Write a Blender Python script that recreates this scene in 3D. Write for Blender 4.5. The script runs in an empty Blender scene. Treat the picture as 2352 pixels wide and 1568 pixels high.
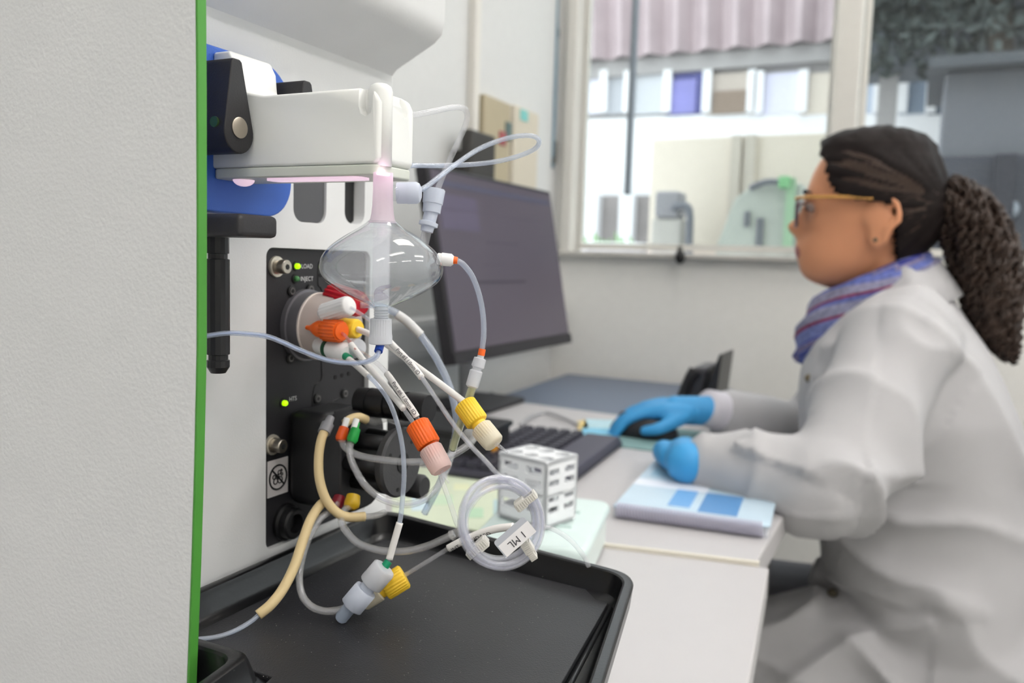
import bpy, bmesh, math, random
import numpy as np
from mathutils import Vector, noise

random.seed(7)
SC = bpy.context.scene
COL = SC.collection

# ------------------------------------------------------------------ camera
F, CX, CY = 1900.0, 1176.0, 784.0
CAM = Vector((0.0, 0.0, 1.03))
YAW, PITCH, ROLL = math.radians(25.9), math.radians(5.47), math.radians(1.72)
R0 = Vector((math.cos(YAW), math.sin(YAW), 0))
FH = Vector((-math.sin(YAW), math.cos(YAW), 0))
U0 = Vector((0, 0, 1))
FW = FH * math.cos(PITCH) - U0 * math.sin(PITCH)
U1 = U0 * math.cos(PITCH) + FH * math.sin(PITCH)
RT = R0 * math.cos(ROLL) + U1 * math.sin(ROLL)
UP = U1 * math.cos(ROLL) - R0 * math.sin(ROLL)
cam_data = bpy.data.cameras.new('camera')
cam = bpy.data.objects.new('camera', cam_data)
COL.objects.link(cam)
from mathutils import Matrix
cam.matrix_world = Matrix(((RT.x, UP.x, -FW.x, CAM.x), (RT.y, UP.y, -FW.y, CAM.y), (RT.z, UP.z, -FW.z, CAM.z), (0, 0, 0, 1)))
cam_data.sensor_fit = 'HORIZONTAL'
cam_data.sensor_width = 36.0
cam_data.lens = 36.0 * F / 2352.0
cam_data.clip_start = 0.02
cam_data.dof.use_dof = True
cam_data.dof.focus_distance = 0.365
cam_data.dof.aperture_fstop = 9.3
SC.camera = cam

# ------------------------------------------------------------------ world, exposure
w = bpy.data.worlds.new('overcast_sky'); SC.world = w
w.use_nodes = True
nt = w.node_tree
bg = nt.nodes['Background']
bg.inputs[0].default_value = (0.93, 0.96, 1.0, 1)
bg.inputs[1].default_value = 2.4
SC.view_settings.view_transform = 'Standard'
SC.view_settings.look = 'None'
SC.view_settings.exposure = 0.12
SC.view_settings.gamma = 1.0
SC.view_settings.use_curve_mapping = False
try:
    SC.cycles.transparent_max_bounces = 28
    SC.cycles.max_bounces = 8
    SC.cycles.transmission_bounces = 6
    SC.cycles.diffuse_bounces = 3
    SC.cycles.glossy_bounces = 3
    SC.cycles.use_light_tree = False
    SC.cycles.adaptive_threshold = 0.08
except Exception:
    pass
LAMP = 4.9           # watts of each ceiling lamp

# ------------------------------------------------------------------ placing helpers
def ray(px, py):
    return FW + RT * ((px - CX) / F) - UP * ((py - CY) / F)
def D(px, py, d):
    return CAM + ray(px, py) * d
def onX(px, py, X):
    r = ray(px, py); return CAM + r * ((X - CAM.x) / r.x)
def onY(px, py, Y):
    r = ray(px, py); return CAM + r * ((Y - CAM.y) / r.y)
def onZ(px, py, Z):
    r = ray(px, py); return CAM + r * ((Z - CAM.z) / r.z)

# ------------------------------------------------------------------ materials
def lin(c):
    if isinstance(c, str):
        c = c.lstrip('#'); c = [int(c[i:i + 2], 16) / 255 for i in (0, 2, 4)]
    return tuple((v / 12.92 if v <= 0.04045 else ((v + 0.055) / 1.055) ** 2.4) for v in c) + (1.0,)
MATS = {}
def mat(name, col, rough=0.5, metal=0.0, bump=0.0, bscale=300.0, var=0.03, vscale=40.0, emit=None, estr=0.0, sss=0.0,
        transp=0.0, trans=0.0, spec=0.5, ior=1.45, coat=0.0):
    if name in MATS: return MATS[name]
    m = bpy.data.materials.new(name); m.use_nodes = True
    t = m.node_tree; N = t.nodes; L = t.links
    b = N['Principled BSDF']; out = N['Material Output']
    c = lin(col)
    tc = N.new('ShaderNodeTexCoord')
    nz = N.new('ShaderNodeTexNoise'); nz.inputs['Scale'].default_value = vscale; nz.inputs['Detail'].default_value = 1
    L.new(tc.outputs['Object'], nz.inputs['Vector'])
    mx = N.new('ShaderNodeMix'); mx.data_type = 'RGBA'
    mx.inputs[6].default_value = tuple(max(0, v * (1 - var)) for v in c[:3]) + (1,)
    mx.inputs[7].default_value = tuple(min(1, v * (1 + var)) for v in c[:3]) + (1,)
    L.new(nz.outputs['Fac'], mx.inputs[0]); L.new(mx.outputs[2], b.inputs['Base Color'])
    b.inputs['Roughness'].default_value = rough
    b.inputs['Metallic'].default_value = metal
    b.inputs['Specular IOR Level'].default_value = spec
    b.inputs['IOR'].default_value = ior
    b.inputs['Transmission Weight'].default_value = trans
    b.inputs['Coat Weight'].default_value = coat
    if sss:
        b.inputs['Subsurface Weight'].default_value = sss
        b.inputs['Subsurface Radius'].default_value = (0.004, 0.004, 0.004)
        b.inputs['Subsurface Scale'].default_value = 1.0
    if emit:
        b.inputs['Emission Color'].default_value = lin(emit); b.inputs['Emission Strength'].default_value = estr; m.cycles.emission_sampling = 'NONE'
    if bump:
        n2 = N.new('ShaderNodeTexNoise'); n2.inputs['Scale'].default_value = bscale; n2.inputs['Detail'].default_value = 1
        L.new(tc.outputs['Object'], n2.inputs['Vector'])
        bp = N.new('ShaderNodeBump'); bp.inputs['Strength'].default_value = bump * .3; bp.inputs['Distance'].default_value = 0.001
        L.new(n2.outputs['Fac'], bp.inputs['Height']); L.new(bp.outputs['Normal'], b.inputs['Normal'])
    if transp:
        tr = N.new('ShaderNodeBsdfTransparent'); tr.inputs[0].default_value = tuple(0.55 + 0.45 * v for v in c[:3]) + (1,)
        ms = N.new('ShaderNodeMixShader'); ms.inputs[0].default_value = transp
        L.new(b.outputs[0], ms.inputs[1]); L.new(tr.outputs[0], ms.inputs[2]); L.new(ms.outputs[0], out.inputs[0])
    MATS[name] = m
    return m
def glassy(name, tint='#f4f6ff', body='#dfe3f2', amount=0.18, rough=0.06, ior=1.4):
    """clear plastic tube wall: see-through, Fresnel gloss, a little milky body"""
    if name in MATS: return MATS[name]
    m = bpy.data.materials.new(name); m.use_nodes = True
    t = m.node_tree; N = t.nodes; L = t.links; out = N['Material Output']
    b = N['Principled BSDF']; b.inputs['Base Color'].default_value = lin(body); b.inputs['Roughness'].default_value = 0.35
    tr = N.new('ShaderNodeBsdfTransparent'); tr.inputs[0].default_value = lin(tint)
    gl = N.new('ShaderNodeBsdfGlossy'); gl.inputs['Roughness'].default_value = rough
    fr = N.new('ShaderNodeFresnel'); fr.inputs[0].default_value = ior
    nz = N.new('ShaderNodeTexNoise'); nz.inputs['Scale'].default_value = 90
    mr = N.new('ShaderNodeMapRange'); mr.inputs[3].default_value = amount * 0.94; mr.inputs[4].default_value = amount * 1.06
    L.new(nz.outputs['Fac'], mr.inputs[0])
    m1 = N.new('ShaderNodeMixShader'); L.new(mr.outputs[0], m1.inputs[0]); L.new(tr.outputs[0], m1.inputs[1]); L.new(b.outputs[0], m1.inputs[2])
    gm_ = N.new('ShaderNodeNewGeometry'); mu = N.new('ShaderNodeMath'); mu.operation = 'MULTIPLY_ADD'; mu.inputs[1].default_value = -1; mu.inputs[2].default_value = 1
    L.new(gm_.outputs['Backfacing'], mu.inputs[0]); ml = N.new('ShaderNodeMath'); ml.operation = 'MULTIPLY'; L.new(fr.outputs[0], ml.inputs[0]); L.new(mu.outputs[0], ml.inputs[1])
    m2 = N.new('ShaderNodeMixShader'); L.new(ml.outputs[0], m2.inputs[0]); L.new(m1.outputs[0], m2.inputs[1]); L.new(gl.outputs[0], m2.inputs[2])
    L.new(m2.outputs[0], out.inputs[0])
    MATS[name] = m
    return m

# ------------------------------------------------------------------ object helpers
def tag(o, label=None, cat=None, group=None, kind=None):
    if label: o['label'] = label
    if cat: o['category'] = cat
    if group: o['group'] = group
    if kind: o['kind'] = kind
    return o
def root(name, loc, label, cat, group=None, kind=None):
    o = bpy.data.objects.new(name, None); o.empty_display_size = 0.02
    COL.objects.link(o); o.location = loc; o['org'] = tuple(loc)
    return tag(o, label, cat, group, kind)
def org(o):
    return Vector(o['org']) if o is not None and 'org' in o else Vector((0, 0, 0))
def obj(name, geo, material, parent=None, smooth=False, label=None, bevel=0.0, auto=None):
    """link world-space geometry (verts, faces) as one mesh object"""
    vs, fs = geo[0], geo[1]
    o3 = org(parent)
    me = bpy.data.meshes.new(name)
    if parent is None:
        arr = np.array([tuple(v) for v in vs]); c = arr.mean(axis=0); c[2] = arr[:, 2].min(); o3 = Vector(c)
    me.from_pydata([(v[0] - o3.x, v[1] - o3.y, v[2] - o3.z) for v in vs], [], [tuple(f) for f in fs])
    me.validate()
    if 4 < len(fs) < 6000:
        bq = bmesh.new(); bq.from_mesh(me); bmesh.ops.recalc_face_normals(bq, faces=bq.faces); bq.to_mesh(me); bq.free()
    if smooth:
        me.polygons.foreach_set('use_smooth', [True] * len(me.polygons))
    mats = material if isinstance(material, (list, tuple)) else [material]
    for m in mats: me.materials.append(m)
    if len(geo) > 2 and geo[2] is not None:
        me.polygons.foreach_set('material_index', geo[2])
    ob = bpy.data.objects.new(name, me); COL.objects.link(ob)
    if parent is None:
        ob.location = o3
    else:
        ob.parent = parent
    ob['org'] = tuple(o3)
    if bevel:
        bv = ob.modifiers.new('bevel', 'BEVEL'); bv.width = bevel; bv.segments = 3; bv.limit_method = 'ANGLE'; bv.angle_limit = math.radians(35)
        me.polygons.foreach_set('use_smooth', [True] * len(me.polygons))
        wn = ob.modifiers.new('normals', 'WEIGHTED_NORMAL'); wn.keep_sharp = False
    if auto:
        me.polygons.foreach_set('use_smooth', [True] * len(me.polygons))
        me.set_sharp_from_angle(angle=math.radians(auto))
    if label: ob['label'] = label
    return ob
def merge(*gs):
    V, Fc = [], []
    for g in gs:
        n = len(V); V += [tuple(v) for v in g[0]]; Fc += [tuple(i + n for i in f) for f in g[1]]
    return V, Fc
def box(a, b):
    x0, x1 = sorted((a[0], b[0])); y0, y1 = sorted((a[1], b[1])); z0, z1 = sorted((a[2], b[2]))
    v = [(x0, y0, z0), (x1, y0, z0), (x1, y1, z0), (x0, y1, z0), (x0, y0, z1), (x1, y0, z1), (x1, y1, z1), (x0, y1, z1)]
    return v, [(0, 3, 2, 1), (4, 5, 6, 7), (0, 1, 5, 4), (1, 2, 6, 5), (2, 3, 7, 6), (3, 0, 4, 7)]
def obox(c, ax, ay, az):
    """box from centre and three half-axis vectors"""
    c = Vector(c); v = []
    for sz in (-1, 1):
        for sx, sy in ((-1, -1), (1, -1), (1, 1), (-1, 1)):
            v.append(c + Vector(ax) * sx + Vector(ay) * sy + Vector(az) * sz)
    return v, [(0, 3, 2, 1), (4, 5, 6, 7), (0, 1, 5, 4), (1, 2, 6, 5), (2, 3, 7, 6), (3, 0, 4, 7)]
def smooth_path(pts, n=8):
    pts = [Vector(p) for p in pts]
    if len(pts) < 3: return pts
    P = [pts[0] * 2 - pts[1]] + pts + [pts[-1] * 2 - pts[-2]]
    out = []
    for i in range(1, len(P) - 2):
        p0, p1, p2, p3 = P[i - 1:i + 3]
        for k in range(n):
            t = k / n
            out.append(0.5 * ((2 * p1) + (p2 - p0) * t + (2 * p0 - 5 * p1 + 4 * p2 - p3) * t * t + (3 * p1 - p0 - 3 * p2 + p3) * t ** 3))
    out.append(pts[-1])
    return out
def tube(pts, r, seg=10, n=8, cap=True):
    P = smooth_path(pts, n) if n else [Vector(p) for p in pts]
    m = len(P)
    if not hasattr(r, '__len__'): rr = [r] * m
    else: rr = list(np.interp(np.linspace(0, 1, m), np.linspace(0, 1, len(r)), r))
    V, Fc = [], []
    t0 = (P[1] - P[0]).normalized()
    nrm = t0.orthogonal().normalized()
    for i, p in enumerate(P):
        t = (P[min(i + 1, m - 1)] - P[max(i - 1, 0)])
        t = t.normalized() if t.length > 1e-9 else t0
        nrm = (nrm - t * nrm.dot(t)); nrm = nrm.normalized() if nrm.length > 1e-6 else t.orthogonal().normalized()
        bn = t.cross(nrm)
        for k in range(seg):
            a = 2 * math.pi * k / seg
            V.append(p + (nrm * math.cos(a) + bn * math.sin(a)) * rr[i])
        t0 = t
    for i in range(m - 1):
        for k in range(seg):
            k2 = (k + 1) % seg
            Fc.append((i * seg + k, i * seg + k2, (i + 1) * seg + k2, (i + 1) * seg + k))
    if cap:
        Fc.append(tuple(range(seg - 1, -1, -1))); Fc.append(tuple((m - 1) * seg + k for k in range(seg)))
    return V, Fc
def lathe(A, B, prof, seg=32, ribs=0, depth=0.07, cap=True):
    """revolve prof [(t along A->B, radius, ribbed)] about the axis A->B"""
    A, B = Vector(A), Vector(B); ax = B - A; t = ax.normalized()
    n1 = t.orthogonal().normalized(); n2 = t.cross(n1)
    if ribs: seg = ribs * 4
    V, Fc = [], []
    for q in prof:
        for k in range(seg):
            a = 2 * math.pi * k / seg; r = q[1]
            if ribs and len(q) > 2 and q[2] and k % 4 in (2, 3): r *= (1 - depth)
            V.append(A + ax * q[0] + (n1 * math.cos(a) + n2 * math.sin(a)) * r)
    for i in range(len(prof) - 1):
        for k in range(seg):
            k2 = (k + 1) % seg
            Fc.append((i * seg + k, i * seg + k2, (i + 1) * seg + k2, (i + 1) * seg + k))
    if cap:
        Fc.append(tuple(range(seg - 1, -1, -1))); Fc.append(tuple((len(prof) - 1) * seg + k for k in range(seg)))
    return V, Fc
def rrect(x0, y0, x1, y1, r, n=6):
    pts = []
    rs = r if hasattr(r, '__len__') else (r,) * 4
    for (cx, cy, a0, rad) in ((x1 - rs[0], y0 + rs[0], -90, rs[0]), (x1 - rs[1], y1 - rs[1], 0, rs[1]), (x0 + rs[2], y1 - rs[2], 90, rs[2]), (x0 + rs[3], y0 + rs[3], 180, rs[3])):
        for k in range(n + 1):
            a = math.radians(a0 + 90 * k / n); pts.append((cx + rad * math.cos(a), cy + rad * math.sin(a)))
    return pts
def prism(pts2, f0, f1):
    """solid between the outline mapped by f0 and by f1 (each (u,v)->point)"""
    n = len(pts2)
    V = [f0(*p) for p in pts2] + [f1(*p) for p in pts2]
    Fc = [tuple(range(n - 1, -1, -1)), tuple(range(n, 2 * n))]
    for k in range(n):
        k2 = (k + 1) % n; Fc.append((k, k2, n + k2, n + k))
    return V, Fc
def holed(outer, holes, f0, f1):
    """plate with holes: triangulate in 2D with a filled curve, then give it thickness"""
    cu = bpy.data.curves.new('tmp', 'CURVE'); cu.dimensions = '2D'; cu.fill_mode = 'BOTH'
    for loop in [outer] + list(holes):
        sp = cu.splines.new('POLY'); sp.points.add(len(loop) - 1); sp.use_cyclic_u = True
        for p, q in zip(sp.points, loop): p.co = (q[0] * 100, q[1] * 100, 0, 1)
    ob = bpy.data.objects.new('tmp', cu); COL.objects.link(ob)
    dg = bpy.context.evaluated_depsgraph_get(); ev = ob.evaluated_get(dg); me = ev.to_mesh()
    P = [(v.co.x / 100, v.co.y / 100) for v in me.vertices]; T = [tuple(p.vertices) for p in me.polygons]
    ev.to_mesh_clear(); bpy.data.objects.remove(ob); bpy.data.curves.remove(cu)
    n = len(P)
    V = [f0(*p) for p in P] + [f1(*p) for p in P]
    Fc = [tuple(reversed(t)) for t in T] + [tuple(i + n for i in t) for t in T]
    for loop in [outer] + list(holes):
        b = len(V); m = len(loop)
        V += [f0(*p) for p in loop] + [f1(*p) for p in loop]
        for k in range(m):
            k2 = (k + 1) % m; Fc.append((b + k, b + k2, b + m + k2, b + m + k))
    return V, Fc
def text2d(s, size):
    cu = bpy.data.curves.new('tmp', 'FONT'); cu.body = s; cu.size = size; cu.resolution_u = 3
    ob = bpy.data.objects.new('tmp', cu); COL.objects.link(ob)
    dg = bpy.context.evaluated_depsgraph_get(); ev = ob.evaluated_get(dg); me = ev.to_mesh()
    P = [(v.co.x, v.co.y) for v in me.vertices]; T = [tuple(p.vertices) for p in me.polygons]
    ev.to_mesh_clear(); bpy.data.objects.remove(ob); bpy.data.curves.remove(cu)
    return P, T
def textmap(s, size, f, fine=0):
    P, T = text2d(s, size)
    if fine:                                            # split long edges so that the print can follow a curved surface
        bq = bmesh.new(); vs = [bq.verts.new((p[0], p[1], 0)) for p in P]
        for t in T:
            try: bq.faces.new([vs[i] for i in t])
            except ValueError: pass
        for _ in range(4):
            es = [e for e in bq.edges if e.calc_length() > fine]
            if not es: break
            bmesh.ops.subdivide_edges(bq, edges=es, cuts=1); bmesh.ops.triangulate(bq, faces=bq.faces)
        bq.verts.index_update(); P = [(v.co.x, v.co.y) for v in bq.verts]; T = [tuple(v.index for v in q.verts) for q in bq.faces]; bq.free()
    return [f(*p) for p in P], T
def sphere(c, rx, ry=None, rz=None, seg=16, rings=10):
    ry = ry or rx; rz = rz or rx; V, Fc = [], []
    c = Vector(c); V.append(c + Vector((0, 0, -rz)))
    for i in range(1, rings):
        a = math.pi * i / rings - math.pi / 2
        for k in range(seg):
            b = 2 * math.pi * k / seg
            V.append(c + Vector((rx * math.cos(a) * math.cos(b), ry * math.cos(a) * math.sin(b), rz * math.sin(a))))
    V.append(c + Vector((0, 0, rz))); top = len(V) - 1
    for k in range(seg):
        Fc.append((0, 1 + (k + 1) % seg, 1 + k)); Fc.append((top, top - seg + k, top - seg + (k + 1) % seg))
    for i in range(rings - 2):
        for k in range(seg):
            a = 1 + i * seg; k2 = (k + 1) % seg
            Fc.append((a + k, a + k2, a + seg + k2, a + seg + k))
    return V, Fc
def remesh(geo, voxel, smooth=4, fac=0.5):
    me = bpy.data.meshes.new('tmp'); me.from_pydata([tuple(v) for v in geo[0]], [], geo[1]); me.validate()
    ob = bpy.data.objects.new('tmp', me); COL.objects.link(ob)
    rm = ob.modifiers.new('r', 'REMESH'); rm.mode = 'VOXEL'; rm.voxel_size = voxel
    if smooth:
        sm = ob.modifiers.new('s', 'SMOOTH'); sm.factor = fac; sm.iterations = smooth
    dg = bpy.context.evaluated_depsgraph_get(); ev = ob.evaluated_get(dg); m2 = ev.to_mesh()
    co = np.empty(len(m2.vertices) * 3); m2.vertices.foreach_get('co', co)
    no = np.empty(len(m2.vertices) * 3); m2.vertices.foreach_get('normal', no)
    Fc = [tuple(p.vertices) for p in m2.polygons]
    ev.to_mesh_clear(); bpy.data.objects.remove(ob); bpy.data.meshes.remove(me)
    return co.reshape(-1, 3), Fc, no.reshape(-1, 3)
def fx(X):
    return lambda y, z: Vector((X, y, z))
def fy(Y):
    return lambda x, z: Vector((x, Y, z))
def fz(Z):
    return lambda x, y: Vector((x, y, Z))
def rectY(x0, y0, x1, y1, Y):
    xm, ym = (x0 + x1) / 2, (y0 + y1) / 2
    return onY(x0, ym, Y).x, onY(x1, ym, Y).x, onY(xm, y1, Y).z, onY(xm, y0, Y).z   # X0 X1 z0 z1
def rectX(x0, y0, x1, y1, X):
    xm, ym = (x0 + x1) / 2, (y0 + y1) / 2
    return onX(x0, ym, X).y, onX(x1, ym, X).y, onX(xm, y1, X).z, onX(xm, y0, X).z   # Y0 Y1 z0 z1
# ------------------------------------------------------------------ colours of the place
M_wall = mat('painted_wall', '#e8e7e3', 0.75, bump=0.15, bscale=120)
M_wall_white = mat('white_wall', '#d3d4d3', 0.7, bump=0.1, bscale=120)
M_ceil = mat('ceiling_paint', '#efefec', 0.8)
M_floor = mat('grey_vinyl', '#b9b9b6', 0.45, var=0.08, vscale=8)
M_frame = mat('window_aluminium', '#d6d4ce', 0.4)
M_framed = mat('window_gasket', '#7d868f', 0.5)
M_white = mat('instrument_white', '#e4e5e5', 0.5, bump=0.25, bscale=900)
M_desk = mat('desk_laminate', '#c2bfc0', 0.35, var=0.015)
M_deskedge = mat('desk_edge_cream', '#e3ddcf', 0.5)
M_pane = glassy('window_glass', '#f6faf9', '#ffffff', 0.015, 0.02, 1.25)
M_black = mat('black_plastic', '#161618', 0.45, bump=0.2, bscale=900)
M_metal = mat('steel', '#c9c5be', 0.28, 1.0)

DESK_Z = 0.75
WY = 2.1            # window wall
WX = -0.9           # wall on the monitor's side
# ------------------------------------------------------------------ room shell
tag(obj('floor', box((WX - .1, -1.7, -0.05), (2.7, WY + .1, 0)), M_floor), kind='structure')
tag(obj('ceiling', box((WX - .1, -1.7, 2.7), (2.7, WY + .1, 2.78)), M_ceil), kind='structure')
tag(obj('wall_left', box((WX - .1, -1.7, 0), (WX, WY, 2.7)), M_wall_white), kind='structure')
tag(obj('wall_right', box((2.6, -1.7, 0), (2.7, WY, 2.7)), M_wall), kind='structure')
tag(obj('wall_rear', box((WX, -1.7, 0), (2.6, -1.6, 2.7)), M_wall), kind='structure')
SILL = onY(1560, 588, WY).z
WTOP = 2.25
wx0 = onY(1300, 300, WY).x
wx1 = 2.4
tag(obj('wall_window', holed([(WX, 0), (2.6, 0), (2.6, 2.7), (WX, 2.7)], [[(wx0, SILL), (wx1, SILL), (wx1, WTOP), (wx0, WTOP)]], fy(WY), fy(WY + .1)), M_wall), kind='structure')
# pillar at the corner, lit as the white wall beside the window
win = root('window_1', (wx0, WY, SILL), None, None, kind='structure')
win['label'] = 'wide white framed lab window in two lights above the wall'
mxc = onY(1938, 300, WY).x
def bar(x0, x1, z0, z1, y0, y1, m=M_frame, name='window_frame'):
    return obj(name, box((x0, y0, z0), (x1, y1, z1)), m, win, bevel=0.004)
bar(wx0, wx0 + .03, SILL, WTOP, WY - .02, WY + .08)
bar(mxc - .028, mxc + .028, SILL, WTOP, WY - .03, WY + .08)
bar(wx1 - .03, wx1, SILL, WTOP, WY - .02, WY + .08)
bar(wx0, wx1, WTOP - .04, WTOP, WY - .02, WY + .08)
bar(wx0 - .02, wx1 + .02, SILL - .008, SILL + .006, WY - .03, WY + .1, mat('sill_grey', '#b9b7b1', .5), name='window_sill')
def sash(x0, x1):
    s = obj('sash', holed([(x0, SILL + .014), (x1, SILL + .014), (x1, WTOP - .05), (x0, WTOP - .05)],
                          [[(x0 + .012, SILL + .03), (x1 - .012, SILL + .03), (x1 - .012, WTOP - .065), (x0 + .012, WTOP - .065)]], fy(WY + .03), fy(WY + .05)), M_frame, win)
    obj('pane', box((x0 + .01, WY + .037, SILL + .028), (x1 - .01, WY + .041, WTOP - .06)), M_pane, s)
sash(wx0 + .032, mxc - .03); sash(mxc + .03, wx1 - .032)
# inner vertical division and the dark gasket rod with latch at the window's near jamb
px_ = onY(1449, 250, WY + .03).x
bar(px_ - .007, px_ + .007, onY(1449, 445, WY).z, WTOP - .05, WY + .02, WY + .045, M_framed, 'glazing_bar')
rod = root('window_rod', onY(1268, 380, WY - .02), 'blue grey window operating rod with black latch at window jamb', 'window rod')
obj('rod', tube([onY(1281, -200, WY - .035), onY(1276, 150, WY - .035), onY(1268, 385, WY - .035)], 0.0065, 10), mat('rod_paint', '#7b92a0', 0.5), rod, True)
obj('latch', merge(obox(onY(1268, 350, WY - .03), (.012, 0, 0), (0, .008, 0), (0, 0, .03)), obox(onY(1262, 368, WY - .035), (.018, 0, 0), (0, .006, 0), (0, 0, .006))), mat('latch_metal', '#74736f', 0.4, .5), rod, bevel=.002)
obj('latch', obox(onY(1276, 75, WY - .03), (.009, 0, 0), (0, .008, 0), (0, 0, .012)), mat('latch_metal', '#74736f', 0.4, .5), rod, bevel=.002)
hk = obj('sill_hook', merge(sphere(onY(1562, 590, WY - .05), .013, .012, .018), obox(onY(1562, 577, WY - .048), (.004, 0, 0), (0, .01, 0), (0, 0, .012))), M_black, None, True)
tag(hk, 'small black latch knob on the window sill', 'latch')

# trunking and boxes on the side wall
du = root('cable_duct', (WX, 1.3, .85), 'white cable trunking running along the wall behind the monitor', 'cable duct')
obj('channel', box((WX, .6, CAM.z - .19), (WX + .05, WY - .02, CAM.z - .115)), mat('trunking_white', '#e2e3e3', .5), du, bevel=.004)
obj('cover', box((WX + .05, .6, CAM.z - .18), (WX + .056, WY - .02, CAM.z - .125)), mat('trunking_lid', '#d3d5d6', .5), du, bevel=.002)
Y0, Y1, z0, z1 = rectX(1112, 226, 1172, 408, WX + .03)
eb = root('switch_box', (WX, Y0, z0), 'beige wall box with small coloured mark behind the monitor', 'box')
obj('body', box((WX, Y0, z0 - .03), (WX + .03, Y1, z1)), mat('beige_enamel', '#b3a88e', .5), eb, bevel=.004)
obj('mark', box((WX + .03, Y0 + .07, z0 + .075), (WX + .033, Y0 + .10, z0 + .105)), mat('mark_red', '#a5585c', .6), eb)
obj('mark', box((WX + .03, Y0 + .10, z0 + .09), (WX + .033, Y0 + .13, z0 + .13)), mat('mark_teal', '#5d706f', .6), eb)
Y0, Y1, z0, z1 = rectX(1180, 250, 1236, 420, WX + .02)
pb = root('wall_box', (WX, Y0, z0), 'pale cream wall box beside the beige box', 'box')
obj('body', box((WX, Y0, z0 - .03), (WX + .02, Y1, z1)), mat('cream_enamel', '#cfc7b6', .5), pb, bevel=.004)
obj('sticker', box((WX + .02, Y0 + .03, z1 - .03), (WX + .022, Y0 + .07, z1 - .005)), mat('sticker_cyan', '#7fc8c4', .5), pb)
Y0, Y1, z0, z1 = rectX(1082, 303, 1140, 400, WX + .06)
kb = root('dark_device', (WX, Y0, z0), 'dark charcoal device on the wall above the monitor', 'device')
obj('body', box((WX + .032, Y0, z0 - .06), (WX + .06, Y1, z1)), mat('charcoal', '#3d3b39', .6), kb, bevel=.008)
obj('bracket', box((WX, Y0 + .02, z0 - .04), (WX + .032, Y0 + .06, z1 - .04)), mat('charcoal', '#3d3b39', .6), kb)
# white conduit strip on the wall
cs = obj('conduit', box((WX, onX(1078, 200, WX).y - .012, .9), (WX + .02, onX(1078, 200, WX).y + .012, 2.69)), mat('conduit_paint', '#dcd9d2', .6), None, bevel=.003)
tag(cs, 'thin vertical white conduit on the wall behind the instrument', 'conduit')

# ceiling lamps (above the frame, they light the room and shine in the glass)
lamp_label = 'long white fluorescent ceiling lamp'
M_tube = mat('lamp_diffuser', '#ffffff', .5, emit='#fff8ef', estr=9.0)
M_case = mat('lamp_housing', '#e8e8e8', .4)
for i, (x, y) in enumerate(((.55, -1.0), (.55, .25), (1.0, 1.5), (1.75, -1.0), (1.75, .25), (1.75, 1.5), (-.2, 1.35))):  # the last one is added, dimmer, to brighten the window wall and face
    L_ = root('ceiling_lamp', (x, y, 2.62), lamp_label, 'ceiling lamp', 'fluorescent lamps on the ceiling')
    obj('housing', box((x - .16, y - .42, 2.655), (x + .16, y + .42, 2.7)), M_case, L_, bevel=.005)
    for sx in (-.075, .075):
        obj('diffuser', box((x + sx - .035, y - .40, 2.625), (x + sx + .035, y + .40, 2.654)), M_tube, L_, bevel=.006)
    ld = bpy.data.lights.new('lamp_light', 'AREA'); ld.shape = 'RECTANGLE'; ld.size = .07; ld.size_y = .8; ld.energy = LAMP * (.42 if x < 0 else 1); ld.color = (.985, .985, 1.0)
    lo = bpy.data.objects.new('lamp_light', ld); COL.objects.link(lo); lo.parent = L_; lo.location = (0, 0, 2.618 - 2.62)

# ------------------------------------------------------------------ desks
DX1 = -0.118
seam0 = onZ(1405, 1255, DESK_Z); seam1 = onZ(1768, 1300, DESK_Z)
sl = (seam1.y - seam0.y) / (seam1.x - seam0.x)
def seam_y(x): return seam0.y + sl * (x - seam0.x)
FARY = onZ(1250, 932, DESK_Z).y
d1 = root('lab_bench', (-.5, .2, 0), 'white bench under the instrument and its black tray', 'bench')
e1 = onZ(1768, 1300, DESK_Z).x; e2 = onZ(1722, 1568, DESK_Z); nx = e2.x
def poly_slab(pts, z0, z1): return prism(pts, fz(z0), fz(z1))
nearY = -.25
nxx = e1 + (nx - e1) * (nearY - seam_y(e1)) / (e2.y - seam_y(e1))
obj('bench_top', poly_slab([(WX + .005, nearY), (nxx, nearY), (e1, seam_y(e1) - .004), (WX + .005, seam_y(WX) - .004)], DESK_Z - .03, DESK_Z), M_desk, d1, bevel=.0025)
for (x, y) in ((WX + .06, nearY + .06), (-.2, nearY + .06), (WX + .06, .62), (-.2, .55)):
    obj('leg', box((x - .02, y - .02, 0), (x + .02, y + .02, DESK_Z - .03)), M_frame, d1, bevel=.003)
d2 = root('computer_desk', (-.5, 1.1, 0), 'white desk with keyboard and monitor in front of the seated person', 'desk')
c1 = onZ(1781, 1212, DESK_Z + .004)
b0 = onZ(1100, 915, DESK_Z); b1 = onZ(1430, 958, DESK_Z); sb = (b1.y - b0.y) / (b1.x - b0.x)
def back_y(x): return b0.y + sb * (x - b0.x)
obj('desk_top', poly_slab([(WX + .06, seam_y(WX) + .002), (c1.x, seam_y(c1.x) + .002), (c1.x + .005, back_y(c1.x)), (WX + .06, back_y(WX))], DESK_Z - .026, DESK_Z + .003), M_desk, d2, bevel=.0025)
obj('edge_band', poly_slab([(WX + .06, seam_y(WX) - .003), (c1.x + .002, seam_y(c1.x) - .003), (c1.x + .002, seam_y(c1.x) + .002), (WX + .06, seam_y(WX) + .002)], DESK_Z - .026, DESK_Z + .0035), M_deskedge, d2)
for (x, y) in ((WX + .12, .95), (-.2, .95), (WX + .12, 1.42), (-.2, 1.32)):
    obj('leg', box((x - .02, y - .02, 0), (x + .02, y + .02, DESK_Z - .026)), M_frame, d2, bevel=.003)
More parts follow.
